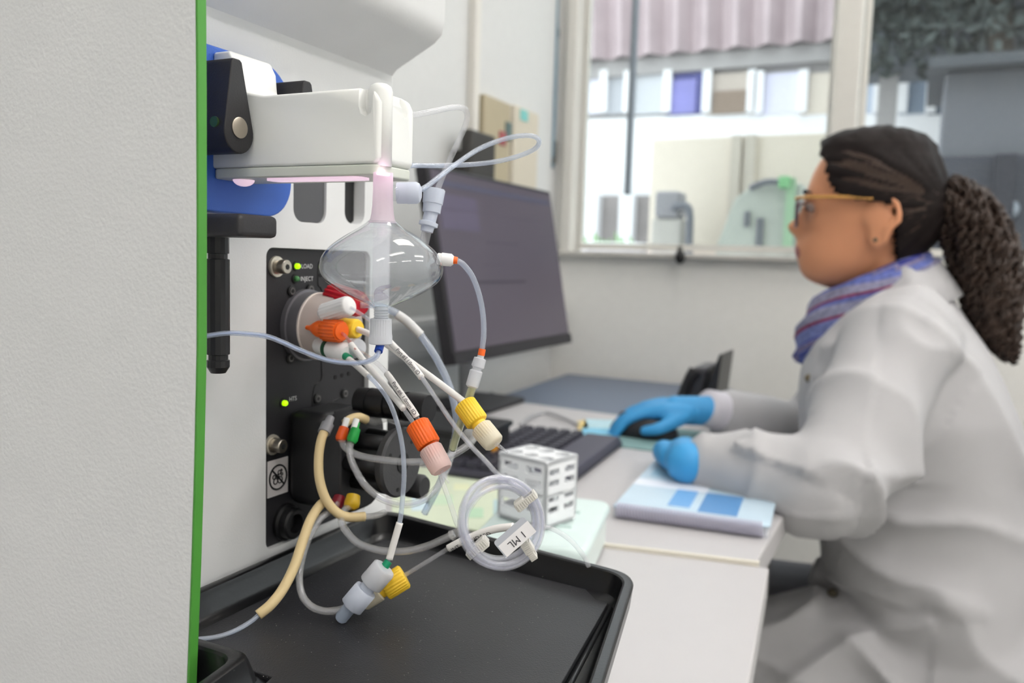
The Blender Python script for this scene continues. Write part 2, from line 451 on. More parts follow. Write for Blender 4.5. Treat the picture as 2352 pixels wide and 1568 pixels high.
# blue-grey cabinet beyond the desk
g0 = onZ(1118, 922, DESK_Z - .02); g1 = onZ(1560, 955, DESK_Z - .02); g2 = onZ(1560, 884, DESK_Z - .02); g3 = onZ(1240, 853, DESK_Z - .02); g0.x = max(g0.x, WX + .06); g3.x = max(g3.x, WX + .06)
cb = root('side_cabinet', ((g0.x + g1.x) / 2, (g0.y + g2.y) / 2, 0), 'low cabinet with flat blue grey top between desk and window wall', 'cabinet')
M_bg = mat('blue_grey_laminate', '#6c7687', .5)
yb = min(WY - .004, (g2.y + g3.y) / 2)
yf = back_y(g0.x) + .012
obj('cabinet_top', prism([(g0.x, yf), (g1.x, back_y(g1.x) + .012), (g1.x + .02, yb), (g3.x, yb)], fz(DESK_Z - .045), fz(DESK_Z - .018)), M_bg, cb, bevel=.003)
obj('body', box((g3.x + .03, yf + .03, 0), (g1.x - .01, yb - .01, DESK_Z - .045)), mat('cabinet_grey', '#9a9ea3', .5), cb)
for k in range(2):
    xa = g3.x + .03 + k * (g1.x - g3.x - .04) / 2
    dr = obj('door', box((xa + .004, yf + .012, .06), (xa + (g1.x - g3.x - .04) / 2 - .004, yf + .03, DESK_Z - .06)), mat('cabinet_grey', '#9a9ea3', .5), cb, bevel=.003)
    obj('handle', box((xa + .03, yf, .5), (xa + .045, yf + .012, .6)), M_metal, dr)

# ------------------------------------------------------------------ outside the window
G = -.15
tag(obj('ground_outside', box((-6, WY + .12, G - .05), (9, 12, G)), mat('outdoor_paving', '#a9a7a3', .8, var=.1, vscale=3)), kind='structure')
FY = 6.0
M_fac = mat('facade_white', '#f3f3f6', .8)
M_fgrey = mat('facade_grey', '#a9a6a6', .8)
M_corr = mat('corrugated_sheet', '#b9a9ad', .6, var=.15, vscale=6)
bl = root('neighbour_building', (1, FY, G), 'white building across the yard with corrugated roof edge and window row', 'building')
X0, X1, z0, z1 = rectY(1285, 262, 1925, 450, FY)
xL, xR = -2.6, 5.2
obj('wall', box((xL, FY, G), (xR, FY + .2, z1)), M_fac, bl)
zb = onY(1600, 165, FY).z; zc_ = onY(1600, 127, FY).z; zd = onY(1600, -80, FY).z
obj('lintel', box((xL, FY - .05, zb), (xR, FY + .2, zc_)), M_fgrey, bl)
V, Fc = [], []
n = 190
for i in range(n + 1):
    x = xL + (xR - xL) * i / n; y = FY - .12 + .05 * math.sin(i * 2 * math.pi / 5)
    V += [(x, y, zc_), (x, y - .1, zd)]
for i in range(n): Fc.append((2 * i, 2 * i + 2, 2 * i + 3, 2 * i + 1))
cr = obj('corrugated_fascia', (V, Fc), M_corr, bl)
so = cr.modifiers.new('thick', 'SOLIDIFY'); so.thickness = .012
obj('backing', box((xL, FY + .02, z1), (xR, FY + .2, zd)), M_fgrey, bl)
cols = ['#e6e6f4', '#b6b9c0', '#c9ccd2', '#4d5090', '#bdb2a8', '#b0a79f', '#dcdcf0', '#d9cfc2', '#b9c3d4', '#8b98ad', '#8f9dae', '#6c7682']
edges = [1290, 1385, 1440, 1530, 1620, 1722, 1738, 1838, 1925, 2010, 2065, 2130, 2240]
for i in range(len(edges) - 1):
    a, b, zz0, zz1 = rectY(edges[i] + 3, 168, edges[i + 1] - 3, 262, FY)
    p = obj('window', box((a, FY - .01, zz0), (b, FY + .02, zz1)), mat('outer_window_%d' % i, cols[i], .25), bl)
    obj('mullion', box((b - .0, FY - .06, zz0), (b + .06, FY + .02, zz1)), M_fac, p)
a, b, zz0, zz1 = rectY(1640, 210, 1715, 262, FY); obj('blind', box((a, FY - .03, zz0), (b, FY - .01, zz1)), mat('blind_brown', '#8d7d70', .7), bl)
a, b, zz0, zz1 = rectY(1545, 185, 1600, 262, FY); obj('poster', box((a, FY - .03, zz0), (b, FY - .01, zz1)), mat('poster_violet', '#8f8fd0', .7, var=.5, vscale=3), bl)
# lower dark opening with two white posts, planter
a, b, zz0, zz1 = rectY(1300, 448, 1500, 562, FY - .2)
op = root('yard_gate', (a, FY - .3, G), 'dark gate opening with white posts in the yard', 'gate')
obj('gate_leaf', box((a, FY - .16, G), (b, FY - .1, zz1)), mat('gate_dark', '#96908f', .8, var=.25, vscale=4), op)
for px in (1357, 1437):
    x = onY(px, 500, FY - .25).x; obj('post', box((x - .05, FY - .26, G), (x + .05, FY - .16, zz1)), M_fac, op)
pl = root('planter', onY(1395, 575, 3.6), 'white planter box with green sprigs outside the window', 'planter')
a, b, zz0, zz1 = rectY(1318, 556, 1472, 576, 3.6)
obj('trough', box((a, 3.6, zz0), (b, 3.75, zz1)), M_fac, pl, bevel=.01)
obj('stand', box((a + .05, 3.64, G), (b - .05, 3.7, zz0)), M_fgrey, pl)
sp = []
for k in range(14):
    x = a + (b - a) * random.random(); sp.append(tube([(x, 3.67, zz1 - .01), (x + random.uniform(-.03, .03), 3.66, zz1 + random.uniform(.01, .05))], [.008, .003], 5, 0))
obj('sprigs', merge(*sp), mat('sprig_green', '#7fae6a', .7), pl)
# room reflection in the pane, built as solids: beige board, motor, green edged instrument
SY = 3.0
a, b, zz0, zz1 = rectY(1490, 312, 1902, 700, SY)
bs = root('beige_reflection', (a, SY, G), 'beige room reflection in the window pane built as a board', 'screen')
obj('board', box((a, SY, G), (b, SY + .03, zz1)), mat('reflection_beige', '#dcd2c6', .7), bs, bevel=.004)
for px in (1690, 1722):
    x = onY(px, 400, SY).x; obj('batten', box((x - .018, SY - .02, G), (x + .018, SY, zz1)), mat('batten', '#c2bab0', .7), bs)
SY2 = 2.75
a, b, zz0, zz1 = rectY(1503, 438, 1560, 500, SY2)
mo = root('motor_reflection', (a, SY2, G), 'motor shaped reflection with bent dark pipe built as solids behind the window', 'motor')
obj('housing', box((a, SY2, zz0), (b, SY2 + .1, zz1)), mat('reflection_grey', '#8e8d93', .6), mo, bevel=.012)
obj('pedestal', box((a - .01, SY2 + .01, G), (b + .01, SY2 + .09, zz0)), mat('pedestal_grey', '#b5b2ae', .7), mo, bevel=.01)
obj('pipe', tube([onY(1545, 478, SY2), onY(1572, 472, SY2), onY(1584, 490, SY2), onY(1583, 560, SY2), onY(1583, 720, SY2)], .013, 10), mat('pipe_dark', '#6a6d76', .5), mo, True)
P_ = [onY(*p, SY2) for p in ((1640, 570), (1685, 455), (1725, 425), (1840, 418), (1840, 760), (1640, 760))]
gm = root('instrument_reflection', (P_[0].x, SY2, G), 'reflection of a green edged instrument built as a solid behind the window', 'machine')
obj('housing', prism([(p.x, p.z) for p in P_], fy(SY2 + .02), fy(SY2 + .18)), mat('reflected_grey', '#b3b8b2', .6), gm, bevel=.006)
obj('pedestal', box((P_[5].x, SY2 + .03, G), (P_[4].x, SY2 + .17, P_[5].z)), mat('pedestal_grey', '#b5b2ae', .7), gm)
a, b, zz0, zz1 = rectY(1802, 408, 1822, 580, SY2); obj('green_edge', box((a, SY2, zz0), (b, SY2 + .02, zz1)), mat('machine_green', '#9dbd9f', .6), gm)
a, b, zz0, zz1 = rectY(1790, 405, 1815, 432, SY2); obj('green_cap', box((a, SY2 - .02, zz0), (b, SY2 + .06, zz1)), mat('reflected_green_b', '#82bd8a', .6), gm, bevel=.004)
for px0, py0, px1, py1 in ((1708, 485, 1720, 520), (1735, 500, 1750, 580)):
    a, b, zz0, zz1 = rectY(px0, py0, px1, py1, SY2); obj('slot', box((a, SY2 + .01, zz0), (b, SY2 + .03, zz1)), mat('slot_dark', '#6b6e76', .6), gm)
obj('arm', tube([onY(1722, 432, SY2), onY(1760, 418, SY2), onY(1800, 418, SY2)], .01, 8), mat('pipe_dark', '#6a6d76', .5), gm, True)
# right light: dark cabinet reflection built as a block, pale gap, tree
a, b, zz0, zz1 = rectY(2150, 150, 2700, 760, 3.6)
sh = root('cabinet_reflection', (a, 3.6, G), 'reflection of dark cabinets in the far window built as a block', 'shed')
M_refl = mat('reflected_cabinet_grey', '#70727a', .7)
obj('wall', box((a, 3.6, G), (b, 4.2, zz1)), M_refl, sh, bevel=.01)
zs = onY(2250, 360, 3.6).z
obj('lower_wall', box((a - .01, 3.57, G), (b, 3.6, zs)), mat('reflected_cabinet_dark', '#484a55', .7), sh)
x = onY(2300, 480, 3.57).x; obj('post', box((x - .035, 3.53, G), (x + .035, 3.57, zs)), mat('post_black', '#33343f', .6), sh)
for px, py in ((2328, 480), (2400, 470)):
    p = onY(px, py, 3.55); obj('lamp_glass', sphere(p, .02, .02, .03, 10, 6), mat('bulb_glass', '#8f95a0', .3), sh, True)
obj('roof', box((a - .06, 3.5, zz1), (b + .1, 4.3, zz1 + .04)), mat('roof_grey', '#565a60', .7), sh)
tr = root('yard_tree', onY(2200, 700, 4.6), 'dark leafy tree above the dark cabinet reflection', 'tree')
c0 = onY(2300, 20, 4.6)
obj('trunk', tube([(c0.x, 4.75, G), (c0.x + .05, 4.75, 1.5), (c0.x, 4.7, c0.z + .1)], [.09, .07, .05], 10), mat('bark', '#4a443e', .9), tr, True)
rnd = random.Random(3); V, Fc = [], []
for k in range(5200):
    th = rnd.uniform(0, 6.283); rr = rnd.random() ** .45; ph = rnd.uniform(-1, 1)
    c = Vector((c0.x + .78 * rr * math.cos(th) * math.sqrt(1 - ph * ph * .6), 4.7 + .35 * rr * math.sin(th), c0.z + .35 + .62 * rr * ph))
    u = Vector((rnd.uniform(-1, 1), rnd.uniform(-1, 1), rnd.uniform(-1, 1))).normalized() * rnd.uniform(.03, .06); v = u.orthogonal().normalized() * .022
    n_ = len(V); V += [c - u, c + v, c + u, c - v]; Fc.append((n_, n_ + 1, n_ + 2, n_ + 3))
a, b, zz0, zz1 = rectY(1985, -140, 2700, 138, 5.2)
cn_ = root('dark_backdrop', (a, 5.2, G), 'dark grey backdrop added behind the leafy tree', 'canopy')  # backdrop added behind the tree for the pane's dark look
obj('backdrop_slab', box((a, 5.2, zz0), (b, 5.6, zz1)), mat('backdrop_grey', '#575c63', .7), cn_)
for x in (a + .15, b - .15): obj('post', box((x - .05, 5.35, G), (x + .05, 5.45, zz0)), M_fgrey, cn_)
obj('foliage', (V, Fc), mat('leaves_dark', '#4a5250', .7, var=.4, vscale=6), tr)['kind'] = 'stuff'
# ------------------------------------------------------------------ the instrument
FX = -0.31                      # its recessed front face
ZC = CAM.z
PY = 0.236                      # plane of the side panel
inst = root('chromatography_instrument', (-.5, .35, DESK_Z), 'white lab instrument with green trimmed side panel, blue plate and black valve panel', 'instrument')
M_green = mat('trim_green', '#4f9a3c', .45)
M_blue = mat('plate_blue', '#3f6bc8', .5, bump=.3, bscale=1500)
M_arm = mat('arm_white', '#eeefec', .38, sss=.15)
M_panel = mat('panel_black', '#242326', .5, bump=.3, bscale=1500, var=.1)
M_dark = mat('recess_black', '#1f1f20', .6)
M_grey = mat('plate_grey', '#555558', .5)
M_tex = mat('side_panel_white', '#e6e8e9', .55, bump=1.0, bscale=520, var=.02)

def edge_x(pts):
    return [(lambda p: (p.x, p.z))(onY(px, py, PY)) for px, py in pts]
pe = edge_x([(447, -60), (449, 200), (450, 500), (450, 800), (445, 1050), (438, 1300), (428, 1568)])
ge = edge_x([(462, -60), (465, 200), (467, 500), (468, 800), (463, 1050), (456, 1300), (443, 1568)])
def ext(e):
    top, bot = e[0], e[-1]; s = (e[-2][0] - bot[0]) / (e[-2][1] - bot[1])
    return [(top[0], 1.5)] + e + [(bot[0] + s * (DESK_Z + .012 - bot[1]), DESK_Z + .012)]
pe, ge = ext(pe), ext(ge)
obj('side_panel', prism([(-.88, 1.5)] + pe + [(-.88, DESK_Z + .012)], fy(PY), fy(PY + .0042)), M_tex, inst)
tw = [(x + .0012, z) for x, z in pe]
obj('green_trim', prism(list(pe) + list(reversed(tw)), fy(PY + .0002), fy(PY + .0046)), M_green, inst, bevel=.0003)
# housing behind the face, hood bulging forward above it
YE = 0.452
yA = PY + .0048
BK = FX - .012
prof = [(-.87, DESK_Z + .012), (BK, DESK_Z + .012), (BK, ZC + .116)]
hood = [(FX, ZC + .116), (FX + .003, ZC + .1195), (-.279, ZC + .1335), (-.274, ZC + .138), (-.272, ZC + .146), (-.270, 1.5)]
obj('housing', prism(prof + [(FX, ZC + .116)] + [(-.32, 1.5), (-.87, 1.5)], fy(yA), fy(YE)), M_white, inst)
obj('hood', prism(hood + [(-.322, 1.5), (-.322, ZC + .116)], fy(yA), fy(YE)), M_white, inst, auto=40)
for (x, y) in ((-.8, .29), (-.8, .42), (-.37, .29), (-.37, .42)):
    obj('foot', lathe((x, y, DESK_Z), (x, y, DESK_Z + .012), [(0, .012), (1, .014)], 16), M_black, inst, True)
# face plate with slots and the black panel's opening
pY0, pY1, pz0, pz1 = rectX(611, 568, 846, 1268, FX)
pY0 = onX(611, 900, FX).y
pz1 = onX(622, 568, FX).z; pz0 = onX(600, 1270, FX).z
s1 = rectX(674, 380, 750, 511, FX); s2 = rectX(792, 380, 838, 514, FX)
rp = rrect(pY0, pz0, pY1, pz1, .005)
hole1 = rrect(s1[0], s1[2], s1[1], s1[3], .007); hole2 = rrect(s2[0], s2[2], s2[1], s2[3], .0068)
obj('front_face', holed([(yA, DESK_Z + .012), (YE, DESK_Z + .012), (YE, ZC + .116), (yA, ZC + .116)], [rp, hole1, hole2], fx(BK), fx(FX)), M_white, inst)
obj('slot_cover', prism(rrect(s1[0] + .0005, s1[2] + .0005, s1[1] - .0005, s1[3] - .0005, .0066), fx(BK + .001), fx(FX - .0015)), M_grey, inst)
obj('slot_back', box((FX - .008, s2[0] + .0001, s2[2] + .0005), (FX - .0072, s2[1] - .0015, s2[3])), M_dark, inst)
vp = obj('valve_panel', prism(rrect(pY0 + .0004, pz0 + .0004, pY1 - .0004, pz1 - .0004, .0046), fx(BK + .001), fx(FX - .003)), M_panel, inst)
PX = FX - .003
def pp(px, py, off=0.0): return onX(px, py, PX + off)
def xlathe(c, prof, **k):                              # revolve about +X from a point on the panel; prof in metres
    L = max(q[0] for q in prof)
    return lathe(c, c + Vector((L, 0, 0)), [(q[0] / L,) + tuple(q[1:]) for q in prof], **k)
# panel groove outlining the removable cover
gp = [pp(*q) for q in ((740, 600), (732, 606), (730, 650), (736, 660), (741, 672))]
obj('groove', tube(gp, .0005, 6), M_dark, vp)
gp = [pp(*q) for q in ((738, 830), (738, 870), (722, 888), (717, 930), (725, 938), (780, 915))]
obj('groove', tube(gp, .0005, 6), M_dark, vp)
M_screw = mat('screw_steel', '#b9b2a6', .35, 1.0)
for (px, py) in ((634, 612), (625, 1021)):
    c = pp(px, py)
    s_ = obj('thumb_screw', xlathe(c, [(0, .0042), (.0015, .0042), (.0016, .0034), (.0035, .0034), (.0036, .0038), (.0075, .0038), (.008, .0034)], seg=24), M_screw, vp, auto=35)
    obj('socket', xlathe(c + Vector((.0079, 0, 0)), [(0, .0016), (.0003, .0016)], seg=6), M_dark, s_)
    obj('washer', xlathe(c, [(0, .0058), (.0012, .0056)], seg=24), mat('washer_light', '#d8d2c4', .4, .6), s_)
for (px, py) in ((668, 668), (711, 664), (665, 822), (708, 818), (727, 915), (790, 903)):
    c = pp(px, py)
    s_ = obj('socket_screw', xlathe(c, [(0, .0030), (.0010, .0030), (.0012, .0026)], seg=20), M_dark, vp, auto=35)
    obj('ring', xlathe(c + Vector((.0012, 0, 0)), [(0, .0021), (.0003, .0021)], seg=20), mat('screw_face', '#6d6b6a', .4, .6), s_)
    obj('socket', xlathe(c + Vector((.0015, 0, 0)), [(0, .0012), (.0002, .0012)], seg=6), M_dark, s_)
for (px, py) in ((770, 866), (785, 862), (801, 858)):
    obj('hole', xlathe(pp(px, py), [(0, .0014), (.0003, .0014)], seg=12), mat('hole_black', '#0c0c0d', .7), vp)
obj('hole', xlathe(pp(735, 632), [(0, .0012), (.0003, .0012)], seg=12), mat('hole_black', '#0c0c0d', .7), vp)
M_led = mat('led_lit', '#9fd820', .3, emit='#a6e600', estr=1.3)
M_ledd = mat('led_dim', '#4f8a55', .3)
for (px, py, m) in ((679, 611, M_led), (677, 640, M_ledd), (650, 925, M_led)):
    c = pp(px, py)
    b_ = obj('led_bezel', xlathe(c, [(0, .0028), (.0006, .0026)], seg=20), M_dark, vp)
    obj('led', xlathe(c, [(0, .0016), (.002, .0016), (.0027, .0012), (.003, .0005)], seg=16), m, b_, True)
M_ink = mat('white_print', '#d9d9d9', .6)
def panel_text(s, px, py, size):
    c = pp(px, py, .0002)
    obj('print', textmap(s, size, lambda u, v: Vector((c.x, c.y + u, c.z + v))), M_ink, vp)
panel_text('LOAD', 692, 616, .0036); panel_text('INJECT', 690, 645, .0036); panel_text('HTS', 664, 922, .0036)
# sticker with crossed circle sign
sc = pp(637, 1095)
st = obj('sticker', prism(rrect(sc.y - .0083, sc.z - .0103, sc.y + .0083, sc.z + .0103, .0004), fx(PX + .0001), fx(PX + .0004)), mat('sticker_white', '#dcd8d8', .6), vp)
M_bk = mat('print_black', '#19191c', .6)
rc = [Vector((PX + .0006, sc.y + .0068 * math.cos(a), sc.z + .0068 * math.sin(a))) for a in np.linspace(0, 2 * math.pi, 40)]
sg = [tube(rc, .0005, 6, 0), tube([(PX + .0006, sc.y - .0046, sc.z + .0046), (PX + .0006, sc.y + .0046, sc.z - .0046)], .0005, 6, 0)]
for (dy, dz, r) in ((-.002, -.002, .0016), (.0016, -.0018, .0018), (.001, .0026, .0011), (.003, .0012, .0007), (-.0032, .0006, .0011), (.0026, .0034, .0006), (-.0004, .0006, .0010)):
    sg.append(tube([Vector((PX + .0006, sc.y + dy + r * math.cos(a), sc.z + dz + r * math.sin(a))) for a in np.linspace(0, 2 * math.pi, 18)], .0003, 5, 0))
obj('sign', merge(*sg), M_bk, st)
# round black port low on the panel
c = pp(655, 1197)
pt = obj('port', xlathe(c, [(0, .0105), (.002, .0105), (.003, .0090), (.007, .0088), (.008, .0078), (.0081, .0055), (.003, .005)], seg=28), M_black, vp, auto=40)
# rotary valve
vc = onX(700, 746, PX)
rv = obj('rotary_valve', xlathe(vc, [(0, .0205), (.003, .0205), (.0032, .0192), (.010, .0192), (.0105, .0185)], seg=44), mat('valve_base', '#737176', .4, .3), inst, auto=35, label='round valve with clear stator')
M_stat = mat('stator_plastic', '#d5c8c2', .25, transp=.25, sss=.2)
obj('stator', xlathe(vc + Vector((.0105, 0, 0)), [(0, .0188), (.0012, .0188), (.0013, .0182), (.014, .0178), (.019, .0150), (.020, .0120)], seg=44), M_stat, rv, auto=40)
obj('stator_rim', xlathe(vc + Vector((.0100, 0, 0)), [(0, .0191), (.0016, .0191)], seg=44), mat('stator_edge', '#efe3da', .3), rv, True)
for (dy, dz) in ((-.014, .0), (.004, .0135), (.006, -.013)):
    q = vc + Vector((.011, dy, dz)); obj('pin', tube([q, q + Vector((.012, 0, 0))], .0011, 8, 0), mat('pin_dark', '#55504c', .4, .7), rv)
# peristaltic pump
pc = onX(700, 1062, PX); pc = Vector((PX, .375, ZC - .112))
pm = obj('pump_body', box((PX, pc.y - .018, pc.z - .028), (FX + .024, pc.y + .022, pc.z + .026)), M_black, inst, bevel=.006, label='black peristaltic pump')
obj('front_plate', prism(rrect(pc.y - .019, pc.z - .030, pc.y + .022, pc.z + .027, .015), fx(FX + .0235), fx(FX + .036)), mat('pump_plate', '#303032', .5, bump=.3, bscale=900), pm, bevel=.0015)
obj('shaft', xlathe(Vector((FX + .030, pc.y, pc.z)), [(0, .012), (.030, .012)], seg=24), M_black, pm, True)
for k in range(6):
    a = k * math.pi / 3
    obj('roller', xlathe(Vector((FX + .034, pc.y + .0135 * math.cos(a), pc.z + .0135 * math.sin(a))), [(0, .0042), (.026, .0042)], seg=14), M_black, pm, True)
dk = obj('rotor_disc', xlathe(Vector((FX + .058, pc.y, pc.z + .001)), [(0, .0185), (.004, .0195), (.0055, .0185)], seg=40), mat('pump_disc', '#434345', .5, bump=.3, bscale=900), pm, auto=35)
obj('hub', xlathe(Vector((FX + .0635, pc.y, pc.z + .001)), [(0, .0055), (.0006, .0055)], seg=18), M_dark, dk)
for a in (.9, 2.6, 4.4):
    obj('pin', xlathe(Vector((FX + .0635, pc.y + .014 * math.cos(a), pc.z + .014 * math.sin(a))), [(0, .0012), (.0003, .0012)], seg=10), M_dark, dk)
q = Vector((FX + .03, pc.y + .006, pc.z + .031))
V, Fc = xlathe(q, [(0, .0078), (.008, .0082), (.0081, .0074), (.0095, .0074), (.0096, .0082), (.020, .0082), (.0201, .0074), (.0215, .0074), (.0216, .0082), (.032, .0082), (.0321, .0074), (.0335, .0074), (.0336, .0082), (.046, .0078)], seg=24)
obj('motor_barrel', (V, Fc), M_black, pm, auto=35)
q = onX(955, 1108, FX + .05)
obj('lever_knob', merge(xlathe(Vector((FX + .045, q.y - .006, q.z)), [(0, .004), (.004, .0072), (.013, .0072), (.015, .0060)], seg=24), obox((FX + .044, q.y - .010, q.z + .004), (.006, 0, 0), (0, .012, 0), (0, 0, .004))), mat('pump_plate', '#303032', .5), pm, auto=40)
obj('clip', obox(pp(722, 970) + Vector((.008, 0, 0)), (.011, 0, 0), (0, .006, 0), (0, 0, .006)), M_black, pm, bevel=.002)
for (px, py) in ((766, 966), (800, 962)):
    obj('clip', obox(onX(px, py, FX + .018), (.005, 0, 0), (0, .004, 0), (0, 0, .006)), M_black, pm, bevel=.0015)

# blue plate, bracket, rod
bX = FX + .012
bY1 = onX(671, 300, bX).y; bz1 = onX(600, 142, bX).z + .0005; bz0 = onX(560, 492, bX).z
obj('blue_plate', prism(rrect(yA, bz0, bY1, bz1, (.018, .022, .001, .001), 10), fx(FX), fx(bX)), M_blue, inst, bevel=.001)
bc = onX(615, 500, -.262)
kz1 = D(560, 494, .37).z; kz0 = D(560, 545, .37).z
ky = D(497, 700, .376)
obj('rod_bracket', box((FX, ky.y - .010, kz0), (D(614, 520, .368).x, ky.y + .014, kz1)), mat('bracket_black', '#3a393b', .5, bump=.3, bscale=900), inst, bevel=.0025)
A = D(500, 545, .376); B = D(494, 860, .376); B.x, B.y = A.x, A.y; H = A.z - B.z
rd = lathe(A, B, [(0, .0050), (.115, .0050), (.118, .0043), (.155, .0043), (.160, .0052), (.86, .0052), (.865, .0044), (.90, .0044), (.905, .0051), (.955, .0051), (1, .0034)], seg=14)
obj('rod', rd, mat('rod_black', '#232325', .3), inst, auto=25)

# white arm carrying the glass flask
AY0 = onX(497, 300, bX + .002).y
tip = onY(868, 300, AY0)
AX1 = tip.x
AY1 = onX(951, 300, AX1).y
az1 = onY(760, 206, AY0).z; az0 = onY(700, 388, AY0).z
base_z1 = onX(560, 118, bX).z - .0048
am = obj('support_arm', prism([(bX - .002, az0 + .0015), (AX1 - .002, az0 + .0015), (AX1, az0 + .0035), (AX1, az1 - .006), (AX1 - .002, az1 - .002), (AX1 - .006, az1), (AX1 - .03, az1), (bX + .030, az1), (bX + .020, az1 + .002), (bX + .0145, az1 + .006), (bX + .0135, base_z1 - .006), (bX + .010, base_z1), (bX, base_z1)],
                             fy(AY0), fy(AY1)), M_arm, inst, bevel=.0035, label='white translucent plastic arm')
obj('base_cover', prism(rrect(bX - .001, AY0 + .0001, AX1 - .0001, AY1 - .0001, .0038), fz(az0 - .0032), fz(az0 + .0014)), mat('arm_base', '#d9dcd2', .4, sss=.1), am, bevel=.0008)
# raised rib at the tip and the two scooped notches beside it
rbx = AX1 - .0035
rbp = onX(885, 208, AX1)
obj('rib', lathe((rbx, AY0 + .0065, az0 + .001), (rbx, AY0 + .0065, az1 + .0026), [(0, .0052), (.90, .0052), (.96, .0044), (.99, .0028), (1, .0006)], seg=24), M_arm, am, True)
def carve(o, cutters):
    tmp = []
    for g in cutters:
        me = bpy.data.meshes.new('tmp'); me.from_pydata([tuple(Vector(v) - org(o)) for v in g[0]], [], g[1]); c = bpy.data.objects.new('tmp', me); COL.objects.link(c); c.parent = o.parent
        bq = bmesh.new(); bq.from_mesh(me); bmesh.ops.recalc_face_normals(bq, faces=bq.faces); bq.to_mesh(me); bq.free()
        bm_ = o.modifiers.new('cut', 'BOOLEAN'); bm_.object = c; bm_.operation = 'DIFFERENCE'; bm_.solver = 'EXACT'; tmp.append(c)
    bpy.context.view_layer.update()
    dg = bpy.context.evaluated_depsgraph_get(); me2 = bpy.data.meshes.new_from_object(o.evaluated_get(dg)); o.modifiers.clear(); o.data = me2
    for c in tmp: bpy.data.objects.remove(c)
    me2.polygons.foreach_set('use_smooth', [True] * len(me2.polygons)); me2.set_sharp_from_angle(angle=math.radians(30))
c = onY(840, 242, AY0); c2 = onX(930, 246, AX1)
nA = prism([(c.x - .0036, az1 + .01), (c.x - .0036, c.z), (c.x - .0026, c.z - .0032), (c.x, c.z - .0044), (c.x + .0026, c.z - .0032), (c.x + .0036, c.z), (c.x + .0036, az1 + .01)], fy(AY0 - .004), fy(AY0 + .0045))
nB = prism([(c2.y - .0026, az1 + .01), (c2.y - .0026, c2.z), (c2.y - .0018, c2.z - .004), (c2.y, c2.z - .0052), (c2.y + .0018, c2.z - .004), (c2.y + .0026, c2.z), (c2.y + .0026, az1 + .01)], fx(AX1 - .0045), fx(AX1 + .004))
carve(am, [nA, nB])
# pink status light under the arm: strip and round lens
M_pink = mat('pink_light', '#ffe6f5', .4, emit='#ffdcf2', estr=.5)
obj('light_strip', prism(rrect(bX + .028, AY0 + .003, AX1 - .012, AY0 + .013, .003), fz(az0 - .0042), fz(az0 - .0032)), M_pink, am, label='pink glowing strip under the arm')
q = D(540, 386, .385); obj('light_lens', sphere((bX + .010, AY0 + .009, az0 - .003), .005, .005, .0032), M_pink, am, True)
# clamp levers either side of the arm
def lever(yc, name='clamp_lever'):
    lx0, lx1 = bX + .001, -.2725
    zb_ = onX(545, 303, lx1).z; ztop = onX(545, 140, lx1).z + .001; R_ = .0088
    pts = []
    for k in range(21):
        a = math.radians(-180 - 15 + (210) * k / 20)
        pts.append((R_ * math.cos(a), zb_ + R_ * math.sin(a) * 1.05))
    pts += [(.0018, ztop - .001), (.0005, ztop), (-.0035, ztop), (-.0045, ztop - .002)]
    lv = obj(name, prism([(yc + p[0], p[1]) for p in pts], fx(lx0), fx(lx1)), mat('lever_black', '#29282a', .5, bump=.35, bscale=1200), inst, bevel=.0007)
    obj('pivot_pin', xlathe(Vector((lx1 - .001, yc, zb_ + .002)), [(0, .0046), (.0014, .0046), (.0016, .0042)], seg=28), mat('pin_nickel', '#b4aa9c', .35, 1.0), lv, auto=30, label='brushed nickel pivot pin')
    q = Vector((lx1 - .0058, yc - R_ + .0004, zb_ + .0035))
    obj('side_pin', lathe(q, q - Vector((0, .0009, 0)), [(0, .0024), (1, .0023)], seg=20), mat('pin_green', '#5f8050', .3, .8), lv)
lever(AY0 - .0096); lever(AY1 + .0096)
# base plinth that carries the tray
obj('plinth', box((FX, .24, DESK_Z + .001), (FX + .09, .43, .838)), M_white, inst, bevel=.004)

# ------------------------------------------------------------------ black drip tray
TZ = ZC - .163
tc0 = onZ(905, 1176, TZ); tc1 = onZ(1462, 1318, TZ)
te = onZ(1376, 1590, TZ)
lx = FX + .004
dirR = (te - tc1); k = (.155 - tc1.y) / dirR.y; tn = tc1 + dirR * k
corners = [Vector((lx, .268, 0)), Vector((lx + .09, .155, 0)), Vector((tn.x, .155, 0)), Vector((tc1.x, tc1.y, 0)), Vector((lx, tc0.y + .004, 0))]
cA = onZ(515, 1535, TZ - .003); cB = onZ(552, 1590, TZ - .003)
corners = [Vector((lx, .2425, 0)), Vector((cA.x, .2425, 0)), Vector((cA.x + .012, .16, 0)), Vector((tn.x, .16, 0)), Vector((tc1.x, tc1.y, 0)), Vector((lx, tc0.y + .004, 0))]
def offset_poly(P, d):
    n = len(P); out = []
    for i in range(n):
        a, b, c = P[i - 1], P[i], P[(i + 1) % n]
        e1 = (b - a).normalized(); e2 = (c - b).normalized()
        n1 = Vector((-e1.y, e1.x, 0)); n2 = Vector((-e2.y, e2.x, 0))
        m = (n1 + n2); m = m / max(.2, m.length_squared) * 2
        out.append(b + m * d)
    return out
def round_poly(P, rads, n=8):
    out = []; N_ = len(P)
    for i in range(N_):
        a, b, c = P[i - 1], P[i], P[(i + 1) % N_]
        r = rads[i]
        e1 = (a - b).normalized(); e2 = (c - b).normalized()
        ang = e1.angle(e2); t = min(r / math.tan(ang / 2), (a - b).length * .45, (c - b).length * .45)
        p, q = b + e1 * t, b + e2 * t
        for k in range(n + 1):
            s = k / n; out.append(p * (1 - s) ** 2 + b * 2 * s * (1 - s) + q * s * s)
    return out
rads = [.004, .010, .004, .02, .022, .016]
loops = []
